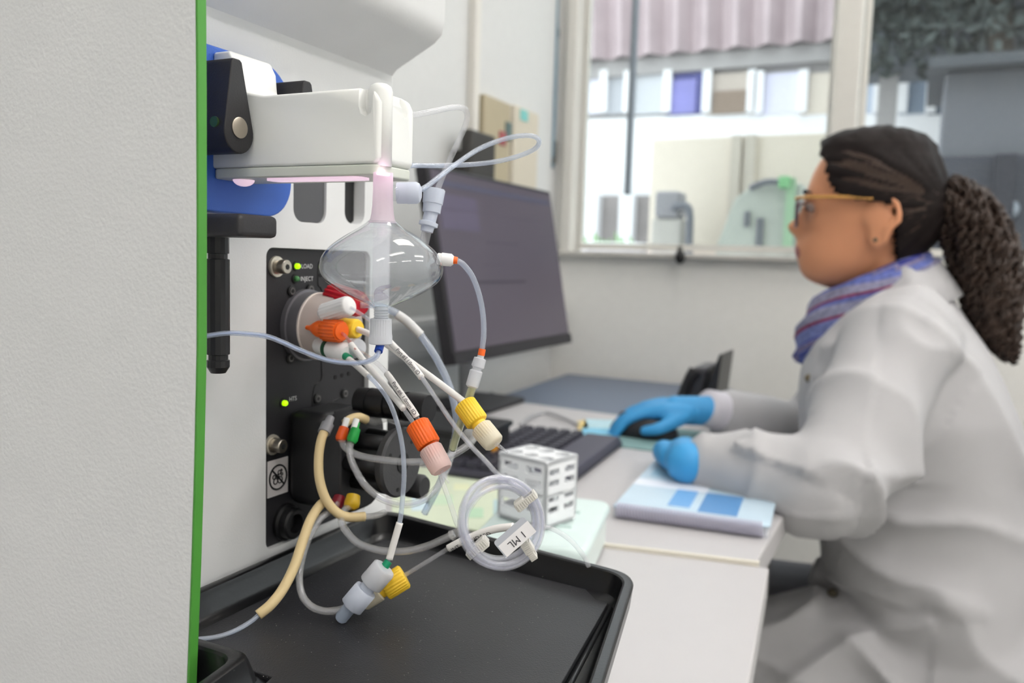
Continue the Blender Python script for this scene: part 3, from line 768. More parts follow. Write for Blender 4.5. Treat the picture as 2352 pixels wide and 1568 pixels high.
for off, dz, rs in ((.010, -.024, .8), (.004, -.021, .9), (.0012, -.012, 1), (0, -.0015, 1), (.0006, -.0003, 1), (.0015, 0, 1), (.0045, 0, .9), (.0055, -.0006, .85), (.006, -.002, .8), (.0085, -.011, .75), (.011, -.0135, .7), (.014, -.0145, .6)):
    lp = round_poly(offset_poly(corners, off), [r * rs for r in rads]); loops.append([v + Vector((0, 0, TZ + dz)) for v in lp])
V, Fc = [], []
n = len(loops[0])
for lp in loops: V += lp
for i in range(len(loops) - 1):
    for k in range(n):
        k2 = (k + 1) % n; Fc.append((i * n + k, i * n + k2, (i + 1) * n + k2, (i + 1) * n + k))
Fc.append(tuple((len(loops) - 1) * n + k for k in range(n))); Fc.append(tuple(range(n - 1, -1, -1)))
tray = root('drip_tray', (-.2, .35, TZ - .024), 'black plastic drip tray below the valve panel', 'tray')
M_tray = mat('tray_black', '#141416', .28, bump=.2, bscale=700)
obj('shell', (V, Fc), M_tray, tray, auto=30)
# raised floor mat, its corner notched
TF = TZ - .0115
r1 = onZ(1397, 1384, TF); r2 = onZ(1290, 1568, TF); r0 = onZ(1345, 1352, TF); rn = onZ(1352, 1372, TF)
ir = offset_poly(corners, .0155)
dirm = (r2 - r1); tn2 = r1 + dirm * ((.178 - r1.y) / dirm.y)
ij = offset_poly(corners, .0115)
mp = [Vector((ir[0].x + .002, ij[0].y, 0)), Vector((ij[1].x, ij[1].y, 0)), Vector((ij[2].x, .178, 0)), Vector((tn2.x, .178, 0)), Vector((r1.x, r1.y, 0)), Vector((rn.x + .004, rn.y, 0)), Vector((r0.x, r0.y, 0)), Vector((ir[5].x + .003, ir[5].y - .004, 0))]
M_mat = mat('tray_mat', '#2c2c2f', .40, bump=.5, bscale=1300, var=.12, vscale=60)
matg = prism([(v.x, v.y) for v in mp], fz(TZ - .0144), fz(TF))
mo_ = obj('floor_mat', matg, M_mat, tray, bevel=.0006)
# dust specks scattered on the mat
rnd = random.Random(11); V, Fc = [], []
for k in range(420):
    u, v_ = rnd.random(), rnd.random() ** .7
    p = D(480 + 850 * u, 1568 - 260 * v_, .4); p = onZ(480 + 850 * u, 1575 - 270 * v_, TF + .0001)
    if not (-.285 < p.x < -.15 and p.y > .19): continue
    s = rnd.choice((.0001, .00013, .00017, .00026)); a = rnd.uniform(0, 3.14); n_ = len(V)
    for kk in range(4): V.append((p.x + s * math.cos(a + kk * 1.57) * rnd.uniform(.6, 1.6), p.y + s * math.sin(a + kk * 1.57) * rnd.uniform(.6, 1.6), TF + .00008))
    Fc.append((n_, n_ + 1, n_ + 2, n_ + 3))
obj('dust', (V, Fc), mat('dust', '#a3a09b', .9), mo_)['kind'] = 'stuff'
q = onZ(1420, 1470, TF)
ridge0 = onZ(1402, 1400, TF); ridge1 = onZ(1315, 1568, TF)
obj('channel_ridge', tube([ridge0 + Vector((0, 0, .001)), ridge1 + Vector((0, 0, .001)), ridge1 * 1.0 + (ridge1 - ridge0) * .3 + Vector((0, 0, .001))], .0012, 8, 0), M_tray, tray, True)
# ------------------------------------------------------------------ glass flask on the arm's tip
M_glass = glassy('flask_glass', '#f7f9fa', '#ffffff', .02, .012, 1.5)
M_pp = mat('polypropylene', '#e6e8ee', .35, transp=.30, sss=.2)
M_ppb = mat('polypropylene_bluish', '#dde4f3', .35, transp=.22, sss=.2)
M_ppw = mat('white_fitting', '#f0efee', .4, sss=.15)
M_or = mat('fitting_orange', '#ff6c1c', .4, sss=.1)
M_ye = mat('fitting_yellow', '#ffd03a', .4, sss=.1)
M_rd = mat('fitting_red', '#c8102a', .4)
M_bl = mat('ferrule_blue', '#1f48ad', .4)
M_gn = mat('ferrule_green', '#0f9268', .4)
M_gn2 = mat('ring_dark_green', '#174d31', .4)
M_orf = mat('ferrule_orange', '#ff6f2a', .4)
M_ppo = mat('union_pink', '#fbdcd6', .35, transp=.34, sss=.2)
M_ppy = mat('union_cream', '#f8f0da', .35, transp=.34, sss=.2)
M_clear = glassy('clear_tube', '#fefeff', '#f6f7fc', .17, .04, 1.5)
M_clearb = glassy('clear_tube_blue', '#f3f7ff', '#e6eefc', .28, .04, 1.5)
M_sil = glassy('silicone_tube', '#fbfbfa', '#efeeed', .18, .06, 1.5)
M_slv = mat('white_sleeve', '#efece8', .45)
M_txt = mat('sleeve_ink', '#3a3a40', .6)
M_beige = mat('pump_tube_beige', '#dcc595', .5)

FROST = bpy.data.materials.new('frosted_pink'); FROST.use_nodes = True
_t = FROST.node_tree; _N = _t.nodes; _p = _N['Principled BSDF']; _p.inputs['Base Color'].default_value = lin('#fbe9f5'); _p.inputs['Roughness'].default_value = .3
_tl = _N.new('ShaderNodeBsdfTranslucent'); _tl.inputs[0].default_value = lin('#fbe9f5'); _tr = _N.new('ShaderNodeBsdfTransparent')
_a = _N.new('ShaderNodeMixShader'); _a.inputs[0].default_value = .5; _t.links.new(_p.outputs[0], _a.inputs[1]); _t.links.new(_tl.outputs[0], _a.inputs[2])
_c = _N.new('ShaderNodeMixShader'); _c.inputs[0].default_value = .35; _t.links.new(_a.outputs[0], _c.inputs[1]); _t.links.new(_tr.outputs[0], _c.inputs[2])
_t.links.new(_c.outputs[0], _N['Material Output'].inputs[0])
FD = 0.352
fc = D(877, 610, FD)
def fz_of(py): return D(877, py, FD).z
pxm = FD / F
outer = [(508, 32), (514, 39), (525, 54), (540, 79), (556, 102), (572, 121), (588, 133), (604, 140), (620, 141), (634, 137), (648, 127), (662, 109), (676, 86), (688, 62), (698, 38), (705, 24), (711, 17), (735, 16)]
oz = [(fz_of(a), b * pxm) for a, b in outer]
def spl(P, n=4):
    q = smooth_path([Vector((r, 0, z)) for z, r in P], n); return [(v.z, v.x) for v in q]
oz = spl(oz, 3)
th = .0009
iz = []
for i, (z, r) in enumerate(oz):
    a, b = oz[max(i - 1, 0)], oz[min(i + 1, len(oz) - 1)]
    t = Vector((b[1] - a[1], b[0] - a[0])).normalized(); nn = Vector((t.y, -t.x))      # towards the axis or the inside
    if nn.x > 0 and abs(nn.x) > 1e-6: nn = -nn if nn.x > 0 else nn
    iz.append((z + nn.y * th, max(.0005, r + nn.x * th)))
seg = 72; V, Fc = [], []
loop = oz + iz[::-1]
for (z, r) in loop:
    for k in range(seg):
        a = 2 * math.pi * k / seg; V.append((fc.x + r * math.cos(a), fc.y + r * math.sin(a), z))
m = len(loop)
for i in range(m):
    i2 = (i + 1) % m
    for k in range(seg):
        k2 = (k + 1) % seg; Fc.append((i * seg + k, i2 * seg + k, i2 * seg + k2, i * seg + k2))
flask = root('glass_flask', (fc.x, fc.y, fz_of(806)), 'clear glass flask of double cone shape hanging under the white arm', 'flask')
fo = obj('bulb', (V, Fc), M_glass, flask, True)
bmx = bmesh.new(); bmx.from_mesh(fo.data); bmesh.ops.recalc_face_normals(bmx, faces=bmx.faces); bmx.to_mesh(fo.data); bmx.free()
# frosted inner neck tube, lit from above by the arm's pink light, and the straight inner tube
ax0 = Vector((fc.x, fc.y, 0))
def axv(py): return Vector((fc.x, fc.y, fz_of(py)))
obj('frosted_neck', lathe(axv(399), axv(512), [(0, 22.5 * pxm), (.35, 22.5 * pxm), (.65, 23.5 * pxm), (.82, 25.5 * pxm), (.93, 28 * pxm), (1, 33 * pxm)], 32, cap=False), FROST, flask, True)
obj('inner_tube', tube([axv(512), axv(690)], 21 * pxm, 24, 0, cap=False), glassy('inner_glass', '#fefcfe', '#ffffff', .03, .03, 1.06), flask, True)
obj('drip_tip', tube([axv(655) + RT * .004, axv(668) - RT * .001, axv(690)], [.0006, .0016, .0035], 12), glassy('inner_glass2', '#f2f0f4', '#f0e6f0', .2, .03, 1.35), flask, True)
th_pts = lathe(axv(705), axv(738), [(0, 15 * pxm)] + [(x, (17 if i % 2 else 15) * pxm) for i, x in enumerate(np.linspace(.1, .95, 10))] + [(1, 15 * pxm)], 28)
obj('outlet_thread', th_pts, M_pp, flask, auto=60)
obj('outlet_nut', lathe(axv(732), axv(792), [(0, 22 * pxm), (.03, 25 * pxm, 1), (.62, 25.5 * pxm, 1), (.66, 26.5 * pxm), (.97, 27 * pxm), (1, 24 * pxm)], ribs=26, depth=.03), M_pp, flask, auto=50)
# the arm's pink lamp: a glowing lens at the top of the neck
M_lens = mat('neck_lens', '#ffe0f4', .4, emit='#ffd2ee', estr=3.5); M_lens.cycles.emission_sampling = 'AUTO'
obj('neck_lamp', lathe(axv(400), axv(404), [(0, 15 * pxm), (1, 15 * pxm)], 24), M_lens, am, label='pink lamp lens above the flask neck')
# thin milky film on the inside of the bulb
film = [(z, max(.0004, r - .0016)) for z, r in oz if fz_of(700) < z < fz_of(518)]
V, Fc = [], []
for (z, r) in film:
    for k in range(48):
        a = 2 * math.pi * k / 48; V.append((fc.x + r * math.cos(a), fc.y + r * math.sin(a), z))
for i in range(len(film) - 1):
    for k in range(48):
        k2 = (k + 1) % 48; Fc.append((i * 48 + k, (i + 1) * 48 + k, (i + 1) * 48 + k2, i * 48 + k2))
obj('film', (V, Fc), glassy('milky_film', '#ffffff', '#fbf6fa', .19, .1, 1.0001), flask, True)
# side ports
a = D(912, 443, FD + .004); b = D(968, 443, FD + .004)
obj('side_port', lathe(a, b, [(0, .0045), (.15, .0046), (.42, .0046), (.44, .0047), (.8, .0047), (.93, .004), (1, .0022)], 28), M_ppb, flask, auto=40)
obj('port_stub', lathe(D(898, 443, FD), a, [(0, .0035), (1, .0036)], 20), M_glass, flask, True)
a = D(1004, 594, FD + .012); b = D(1042, 598, FD + .012)
obj('side_port', lathe(a, b, [(0, .0022), (.05, .0026), (.25, .0026), (.27, .0029), (.85, .0028), (1, .0019)], 24), M_ppw, flask, auto=40)

def path(*pts): return [D(*p) for p in pts]
def sleeve_text(s, pts, start, size, parent, r, phi0=0.0):
    P = smooth_path(pts, 12); L = [0.0]
    for i in range(1, len(P)): L.append(L[-1] + (P[i] - P[i - 1]).length)
    arr = np.array([tuple(p) for p in P])
    if start is None: start = L[-1] - .0012 - max(q[0] for q in text2d(s, size)[0])
    def f(u, v):
        s_ = start + u
        p = Vector([np.interp(s_, L, arr[:, k]) for k in range(3)]); q = Vector([np.interp(s_ + .0008, L, arr[:, k]) for k in range(3)]); p0 = Vector([np.interp(s_ - .0008, L, arr[:, k]) for k in range(3)])
        t = (q - p0).normalized(); n = (CAM - p); n = (n - t * n.dot(t)).normalized(); b_ = n.cross(t)
        ph = (v - size * .34) / r + phi0
        return p + (n * math.cos(ph) + b_ * math.sin(ph)) * (r + .00006)
    obj('print', textmap(s, size, f, .0004), M_txt, parent)
def sub(pts, f0, f1, n=12):
    P = smooth_path(pts, n); L = [0.0]
    for i in range(1, len(P)): L.append(L[-1] + (P[i] - P[i - 1]).length)
    arr = np.array([tuple(p) for p in P]); ss = np.linspace(f0 * L[-1], f1 * L[-1], 14)
    return [Vector([np.interp(s, L, arr[:, k]) for k in range(3)]) for s in ss]
def knurled(name, A, B, r, m, parent, ribs=24, neck=None):
    prof = [(0, r * .86), (.06, r, 1), (.94, r, 1), (1, r * .88)]
    o = obj(name, lathe(A, B, prof, ribs=ribs, depth=.07), m, parent, auto=50)
    return o
def plain(name, A, B, prof, m, parent, seg=28, label=None):
    return obj(name, lathe(A, B, prof, seg), m, parent, auto=45, label=label)

def between(pts, p0, p1):
    P = smooth_path(pts, 8); a, b = D(*p0), D(*p1)
    i = min(range(len(P)), key=lambda k: (P[k] - a).length); j = min(range(len(P)), key=lambda k: (P[k] - b).length)
    return P[i:j + 1]
# ---------- outlet line with blue ferrule
t1 = root('outlet_tube', D(680, 800, .36), 'thin clear ribbed tube with blue ferrule under the glass flask', 'tube')
plain('ferrule', axv(790), D(869, 807, FD), [(0, .0017), (.1, .0018), (1, .0018)], M_bl, t1, label='blue ferrule')
p1 = [axv(793), D(869, 810, FD), D(860, 822, .352), D(838, 831, .353), D(800, 833, .355), D(750, 826, .357), D(690, 804, .359), D(650, 786, .360), D(612, 772, .361), D(560, 766, .362), D(520, 765, .362), D(470, 772, .362), D(400, 785, .362)]
obj('tube', tube(p1, .00115, 12), M_clearb, t1, True)
core = [p for p in smooth_path(p1, 8)]
obj('liquid_core', tube(core, .0004, 6, 0), mat('core_blue', '#b9c9ec', .4), t1, True)

# ---------- sample loop: coil, its two ends with printed sleeves, ties and tag
lp = root('sample_loop', D(1150, 1305, .345), 'coiled clear tubing loop held by three white ties with a 1 ML tag', 'tubing loop')
cc = (1150, 1200); dC = .345
turns = 8; N_ = turns * 44; coil = []
rl = random.Random(5)
offs = [(rl.uniform(-7, 5), rl.uniform(-.0035, .0035)) for _ in range(turns + 1)]
offs = [(-2, -.0034), (7, -.0016), (-13, -.0012), (-3, .0004), (8, .0006), (-14, .0016), (-4, .0030), (6, .0032), (3, .0050)]
a0 = math.radians(-88)
for i in range(N_ + 1):
    t = i / 44; k = int(t); f = t - k
    o0, o1 = offs[min(k, turns)], offs[min(k + 1, turns)]
    f_ = max(0.0, (f - .72) / .28); f_ = f_ * f_ * (3 - 2 * f_)
    dr = o0[0] * (1 - f_) + o1[0] * f_; dd = o0[1] * (1 - f_) + o1[1] * f_
    a = a0 + 2 * math.pi * t * 1.0 * (turns - .28) / turns
    rr = 92 + dr + 1.6 * math.sin(a * 2 + k * 1.7)
    coil.append(D(cc[0] + rr * .965 * math.cos(a), cc[1] + rr * 1.06 * math.sin(a), dC + dd + .010 * math.cos(a)))
lead1 = path((806, 707, .428), (830, 722, .422), (858, 742, .412), (878, 766, .402), (900, 790, .394), (935, 826, .386), (968, 866, .378), (1005, 920, .370), (1040, 972, .364), (1080, 1022, .358), (1115, 1058, .352), (1143, 1088, .347))
lead2 = path((1049, 1200, .341), (1034, 1155, .352), (1018, 1110, .365), (1003, 1062, .380), (985, 1015, .384), (966, 975, .384), (950, 945, .384), (920, 902, .388), (892, 862, .395), (868, 836, .405), (845, 818, .418), (822, 803, .432))
M_bore = glassy('tube_bore', '#f4f5fb', '#ffffff', .10, .04, 1.25)
obj('tube', tube(lead1 + coil[3:], .00108, 10, 4), M_clear, lp, True); obj('bore', tube(lead1 + coil[3:], .00045, 8, 4), M_bore, lp, True)
obj('tube', tube([coil[-1]] + lead2, .00108, 10), M_clear, lp, True)
s_a = between(lead1, (872, 760, .405), (969, 867, .378))
sv = obj('sleeve', tube(s_a, .0016, 14), M_slv, lp, True)
sleeve_text('Port #3 1.0mm ID', s_a, None, .0027, sv, .0016)
s_b = between(list(reversed(lead2)), (888, 858, .396), (957, 958, .384))
sv = obj('sleeve', tube(s_b, .00155, 14), M_slv, lp, True)
sleeve_text('Port #6 1.0mm ID', s_b, None, .0026, sv, .00155)
obj('valve_nut', lathe(D(738, 722, .442), D(804, 701, .430), [(0, .0030), (.12, .0042), (.15, .0054, 1), (.9, .0054, 1), (.97, .0050), (1, .0044)], ribs=18, depth=.06), M_ppw, lp, auto=50, label='white finger nut')
plain('valve_nut', D(775, 815, .448), D(826, 796, .434), [(0, .0040), (.15, .0050), (.9, .0050), (1, .0042)], M_pp, lp)
M_tie = mat('cable_tie', '#ece9e0', .4, sss=.2, transp=.12)
def tie(p0, p1, w, d, hd):
    A, B = D(*p0, d), D(*p1, d); u = (B - A).normalized(); n = FW; v = u.cross(n).normalized(); c = (A + B) / 2; hl = (B - A).length / 2
    g = [obox(c - n * .0035, u * hl, v * w, n * .0006), obox(c + n * .0035, u * hl, v * w, n * .0006), obox(A, u * .0006, v * w, n * .004), obox(B, u * .0006, v * w, n * .004)]
    for k in range(9): g.append(obox(A + (B - A) * (k + .5) / 9 - n * .0042, u * hl * .05, v * w * .85, n * .0003))
    H = D(*hd, d); g.append(obox(H - n * .001, u * .0022, v * (w * 1.45), n * .0032))
    obj('cable_tie', merge(*g), M_tie, lp, bevel=.0005)
tie((1078, 1273), (1116, 1240), .0015, .342, (1108, 1247))
tie((1228, 1134), (1188, 1164), .0015, .348, (1196, 1156))
tie((1205, 1245), (1226, 1278), .0015, .346, (1212, 1254))
# tag
def tagpt(px, py, dz=0): return D(px, py, .3405 - dz)
ca = tagpt(1182, 1233); u = (tagpt(1217, 1200) - tagpt(1146, 1262)).normalized(); n = (CAM - ca).normalized(); n = (n - u * n.dot(u)).normalized(); v = n.cross(u)
hw, hh = 46 * .34 / F, 23 * .34 / F
tg = obj('tag', prism(rrect(-hw, -hh, hw, hh, .0012), lambda x, y: ca + u * x + v * y - n * .0004, lambda x, y: ca + u * x + v * y), mat('tag_grey', '#bfc3cc', .4), lp)
obj('label_strip', prism([(-hw * .93, -hh), (hw * 1.02, -hh), (hw * 1.02, hh * .38), (-hw * .93, hh * .38)], lambda x, y: ca + u * x + v * y, lambda x, y: ca + u * x + v * y + n * .00015), mat('label_white', '#f3f1f2', .5), tg)
q0 = ca + u * (hw * .56) - v * (hh * .02)
obj('print', textmap('1 ML', .0043, lambda x, y: q0 - u * x - v * y + n * .0003), M_txt, tg)

# ---------- yellow nut line
yl = root('yellow_fitting_line', D(1120, 1035, .365), 'white sleeved tube ending in big yellow nut with cream union above the coil', 'tube')
plain('valve_nut', D(778, 752, .446), D(822, 755, .437), [(0, .0030), (.1, .0050), (.14, .0054), (.92, .0052), (1, .0044)], M_ye, yl, label='yellow finger nut')
py_ = path((822, 756, .437), (850, 768, .428), (890, 792, .414), (940, 829, .400), (1000, 873, .386), (1070, 926, .373))
obj('sleeve', tube(py_, .0016, 14), M_slv, yl, True)
A, B = D(1066, 926, .372), D(1097, 970, .368)
knurled('nut', A, B, .0053, M_ye, yl)
plain('nut_neck', B, D(1112, 992, .366), [(0, .0046), (.1, .0034), (1, .0034)], M_ye, yl)
obj('union', lathe(D(1103, 980, .367), D(1137, 1020, .363), [(0, .0044), (.08, .0051, 1), (.62, .0050, 1), (.66, .0050), (.92, .0048), (1, .0040)], ribs=26, depth=.04), M_ppy, yl, auto=50)
obj('tip', tube([D(1135, 1015, .363), D(1166, 1039, .36)], [.0010, .0006], 10, 0), M_clear, yl, True)

# ---------- orange nut line
ol = root('orange_fitting_line', D(1010, 1100, .368), 'white sleeved tube ending in orange nut with pink union left of the coil', 'tube')
plain('valve_nut', D(705, 752, .448), D(786, 761, .430), [(0, .0012), (.12, .0016), (.25, .0034), (.36, .0046), (.42, .0046), (.94, .0046), (1, .0044)], M_or, ol, label='orange finger nut')
# ribs of the orange valve nut
A, B = D(744, 757, .4395), D(783, 761, .4308)
obj('valve_nut_ribs', lathe(A, B, [(0, .0044, 1), (.14, .0061, 1), (.93, .0060, 1), (1, .0052)], ribs=18, depth=.11), M_or, ol, auto=50)
po = path((786, 763, .430), (800, 782, .425), (815, 802, .420), (845, 840, .410), (880, 880, .400), (905, 911, .392), (927, 938, .384))
obj('tube', tube(path((780, 762, .432), (792, 770, .428), (806, 788, .423), (818, 805, .418)), .0009, 10), glassy('tube_pink', '#f7d6d2', '#f0b9b0', .3), ol, True)
s_c = po[2:]
obj('sleeve', tube([D(806, 790, .4225)] + po[2:], .0016, 14), M_slv, ol, True)
obj('tube', tube(path((922, 932, .386), (938, 955, .380), (956, 980, .374)), .0011, 10), M_clear, ol, True)
A, B = D(957, 972, .374), D(986, 1023, .370)
knurled('nut', A, B, .0056, M_or, ol)
plain('nut_neck', B, D(1000, 1043, .369), [(0, .0046), (.1, .0034), (1, .0034)], M_or, ol)
obj('union', lathe(D(987, 1028, .370), D(1016, 1080, .366), [(0, .0048), (.08, .0054, 1), (.62, .0053, 1), (.66, .0053), (.92, .0051), (1, .0043)], ribs=26, depth=.04), M_ppo, ol, auto=50)
obj('tip', tube([D(1012, 1078, .366), D(1031, 1109, .364)], [.0010, .0005], 10, 0), M_clear, ol, True)

# ---------- red nut line, sleeve blurred further back
rl_ = root('red_fitting_line', D(1000, 820, .45), 'tube with printed sleeve leaving the red nut behind the flask', 'tube')
A, B = D(762, 680, .468), D(830, 700, .452)
obj('valve_nut', lathe(A, B, [(0, .0060), (.05, .0078, 1), (.9, .0072, 1), (1, .0058)], ribs=18, depth=.06), M_rd, rl_, auto=50, label='red finger nut')
pr = path((826, 700, .452), (860, 700, .455), (905, 716, .46), (935, 738, .46), (965, 768, .46), (1000, 818, .46), (1030, 880, .46), (1046, 940, .46), (1048, 985, .465), (1040, 1030, .47), (1022, 1080, .475), (1000, 1130, .48), (975, 1178, .485))
obj('tube', tube(pr, .0021, 12), M_clearb, rl_, True)
obj('sleeve', tube(path((912, 722, .46), (935, 738, .46), (967, 770, .46)), .0026, 12), mat('grey_sleeve', '#d8d8d8', .5), rl_, True)

# ---------- green ferrule line to the lower connectors on the tray
gl = root('green_ferrule_line', D(860, 1330, .40), 'tube with green ferrules running from valve to frosted connectors on the tray', 'tube')
plain('valve_fitting', D(735, 792, .452), D(798, 812, .432), [(0, .0048), (.30, .0052), (.31, .0052), (.85, .0056), (.95, .0050), (1, .0038)], M_ppw, gl)
a_, b_ = D(735, 792, .452), D(798, 812, .432)
plain('ring', a_ + (b_ - a_) * .36, a_ + (b_ - a_) * .46, [(0, .0058), (1, .0059)], M_gn2, gl)
plain('ferrule', D(787, 814, .433), D(803, 824, .429), [(0, .0020), (1, .0021)], M_gn, gl, label='green ferrule')
obj('sleeve', tube(path((800, 824, .429), (820, 840, .424), (846, 864, .418)), .00165, 14), M_slv, gl, True)
obj('tube', tube(path((840, 858, .419), (866, 882, .414), (893, 920, .408), (912, 970, .404), (924, 1025, .402), (928, 1085, .401), (925, 1140, .400), (918, 1200, .399), (905, 1245, .398), (890, 1295, .397)), .0012, 12), M_clearb, gl, True)
obj('sleeve', tube(path((918, 1200, .399), (905, 1245, .398), (894, 1284, .397)), .0017, 14), M_slv, gl, True)
plain('ferrule', D(893, 1288, .397), D(880, 1306, .396), [(0, .0019), (1, .0021)], M_gn, gl, label='green ferrule')
def dirn(p, q, d): return D(*p, d), D(*q, d)
A, B = D(884, 1303, .394), D(850, 1342, .394)
plain('connector_nut', A, B, [(0, .0054), (.08, .0062), (.92, .0062), (1, .0054)], M_pp, gl, seg=10)
plain('connector_neck', D(852, 1340, .394), D(836, 1359, .394), [(0, .0036), (1, .0036)], M_ppb, gl)
plain('connector_body', D(841, 1353, .394), D(807, 1393, .394), [(0, .0054), (.08, .0062), (.92, .0062), (1, .0054)], M_ppb, gl, seg=8)
plain('connector_stub', D(812, 1384, .395), D(781, 1422, .397), [(0, .0033), (.9, .0032), (1, .0026)], mat('pp_stub', '#c9d6ea', .3, transp=.35), gl)

# ---------- internal standard line
st_ = root('standard_line', D(900, 1340, .41), 'yellow nut with white lettered sleeve tube lying over the tray', 'tube')
A, B = D(930, 1322, .408), D(882, 1352, .406)
knurled('nut', A, B, .0062, M_ye, st_)
plain('nut_neck', D(884, 1350, .406), D(866, 1362, .405), [(0, .0040), (1, .0036)], M_ye, st_)
plain('union', D(872, 1355, .405), D(832, 1384, .404), [(0, .0046), (.06, .0052), (.9, .0046), (1, .0038)], M_ppy, st_)
ps = path((918, 1328, .408), (960, 1302, .406), (1000, 1278, .404), (1032, 1258, .402), (1060, 1243, .400), (1100, 1226, .398), (1140, 1214, .396), (1180, 1209, .394), (1240, 1208, .392), (1275, 1217, .391), (1310, 1240, .391), (1340, 1275, .392), (1352, 1300, .394))
obj('tube', tube(ps, .00115, 12), M_clear, st_, True)
pss = path((1030, 1259, .402), (1060, 1243, .400), (1100, 1226, .398), (1140, 1214, .396), (1180, 1209, .394))
sv = obj('sleeve', tube(pss, .0019, 14), M_slv, st_, True)
sleeve_text('INT. STANDARD', pss, .0015, .0030, sv, .0019, -.85)

# ---------- pump lines
M_gc = mat('grey_connector', '#8c8c90', .4)
def line(name, label, pts, r, m, fits, loc=None):
    o = root(name, D(*pts[len(pts) // 2]), label, 'tube')
    obj('tube', tube(path(*pts), r, 12), m, o, True)
    if m is M_sil: obj('bore', tube(path(*pts), r * .5, 8), M_bore, o, True)
    for f in fits:
        plain('fitting', D(*f[0]), D(*f[1]), f[2], f[3], o)
    return o
bprof = [(0, .0012), (.3, .0015), (.32, .0026), (.85, .0030), (1, .0022)]
line('pump_line', 'silicone tube from the orange pump fitting curving to the right', [(783, 1008, .438), (796, 1030, .434), (830, 1047, .430), (890, 1057, .425), (950, 1061, .423), (1005, 1056, .423), (1050, 1038, .425), (1085, 1012, .428), (1092, 985, .43)], .0019, M_sil,
     [((795, 968, .442), (781, 1012, .437), bprof, mat('pump_orange', '#e85a18', .35)), ((797, 960, .442), (790, 985, .440), [(0, .0016), (1, .0018)], M_ppw), ((1088, 1014, .428), (1070, 990, .43), [(0, .0026), (1, .0032)], M_sil)])
line('pump_line', 'silicone tube from the green pump fitting looping low under the rotor', [(806, 1012, .434), (803, 1040, .432), (815, 1075, .429), (840, 1115, .427), (880, 1146, .426), (930, 1158, .427), (975, 1146, .430), (1010, 1110, .434), (1032, 1060, .438), (1042, 1010, .442)], .0019, M_sil,
     [((822, 970, .438), (807, 1016, .433), bprof, mat('pump_green', '#159a3f', .35)), ((819, 962, .438), (813, 985, .436), [(0, .0016), (1, .0018)], M_ppw)])
line('pump_line', 'silicone tube from the yellow pump fitting sagging over the tray', [(806, 1160, .436), (790, 1172, .434), (784, 1195, .430), (795, 1220, .424), (825, 1248, .418), (875, 1264, .414), (930, 1266, .412), (980, 1254, .410), (1022, 1236, .408), (1042, 1226, .407)], .0019, M_sil,
     [((812, 1138, .440), (806, 1168, .436), [(0, .0036), (.5, .0042), (.8, .0040), (1, .0024)], mat('pump_yellow', '#cfa81e', .35)), ((1036, 1230, .407), (1056, 1220, .406), [(0, .0026), (1, .0020)], M_sil)])
line('pump_line', 'grey silicone tube from the dark red fitting hanging onto the tray', [(776, 1155, .440), (760, 1172, .434), (735, 1192, .426), (712, 1230, .420), (696, 1275, .414), (688, 1320, .409), (692, 1360, .404), (710, 1388, .401), (740, 1402, .399), (775, 1401, .399), (800, 1392, .400)], .0018, M_sil,
     [((780, 1140, .444), (773, 1168, .440), [(0, .003), (.5, .0038), (1, .0026)], mat('pump_dark_red', '#7a1020', .4))])
b1 = line('pump_tubing', 'beige rubber pump tube running down from the grey connector', [(748, 985, .440), (738, 1010, .437), (732, 1050, .434), (734, 1100, .431), (748, 1145, .430), (772, 1175, .431), (800, 1187, .433), (838, 1186, .437)], .0025, M_beige,
     [((760, 958, .446), (744, 994, .439), [(0, .0020), (.4, .0025), (.45, .0034), (1, .0034)], M_gc)])
obj('end_tube', tube(path((832, 1187, .436), (862, 1184, .440), (885, 1176, .444)), .0017, 10), M_sil, b1, True)
b2 = line('pump_tubing', 'beige rubber pump tube falling to the tray with thin clear tail', [(752, 1148, .4335), (735, 1160, .431), (714, 1192, .424), (696, 1240, .416), (676, 1300, .406), (650, 1352, .398), (622, 1388, .392), (593, 1412, .389)], .0025, M_beige, [])
obj('tail', tube(path((600, 1407, .389), (575, 1428, .386), (540, 1448, .382), (500, 1462, .377), (450, 1468, .372), (420, 1468, .37)), .0012, 10), M_clearb, b2, True)
b3 = line('pump_tubing', 'short arc of beige pump tube at the top of the pump', [(792, 972, .447), (806, 962, .450), (825, 958, .453), (842, 964, .457)], .0025, M_beige, [])
obj('end_tube', tube(path((838, 962, .456), (862, 968, .462), (890, 960, .466), (915, 968, .47)), .0021, 10), M_sil, b3, True)

# ---------- tubes around the flask
fl = root('flask_loop_tube', D(1150, 340, .40), 'clear tube looping far right from the flask neck', 'tube')
obj('tube', tube(path((958, 440, FD + .004), (980, 428, .362), (1010, 405, .372), (1050, 375, .385), (1095, 345, .397), (1140, 325, .405), (1185, 313, .408), (1222, 312, .409), (1238, 323, .411), (1230, 340, .414), (1200, 355, .416), (1150, 369, .415), (1090, 377, .41), (1020, 380, .40), (950, 380, .385), (900, 378, .378)), .0012, 12), M_clearb, fl, True)
g2 = root('flask_feed_tube', D(985, 520, .40), 'clear tube with frosted luer connectors beside the flask neck', 'tube')
obj('tube', tube(path((930, 266, .365), (960, 262, .370), (1000, 254, .378), (1040, 246, .388), (1064, 248, .394), (1073, 264, .397), (1068, 290, .398), (1050, 330, .398), (1025, 385, .398), (1003, 440, .398)), .0014, 12), M_clear, g2, True)
plain('connector', D(998, 434, .398), D(991, 488, .398), [(0, .0053), (.03, .0054), (.62, .0050), (.64, .0046), (1, .0044)], M_ppb, g2, seg=8)
plain('connector_neck', D(991, 484, .398), D(980, 532, .398), [(0, .0034), (.5, .0033), (.55, .0046), (.72, .0046), (.76, .0032), (1, .0030)], M_ppb, g2)
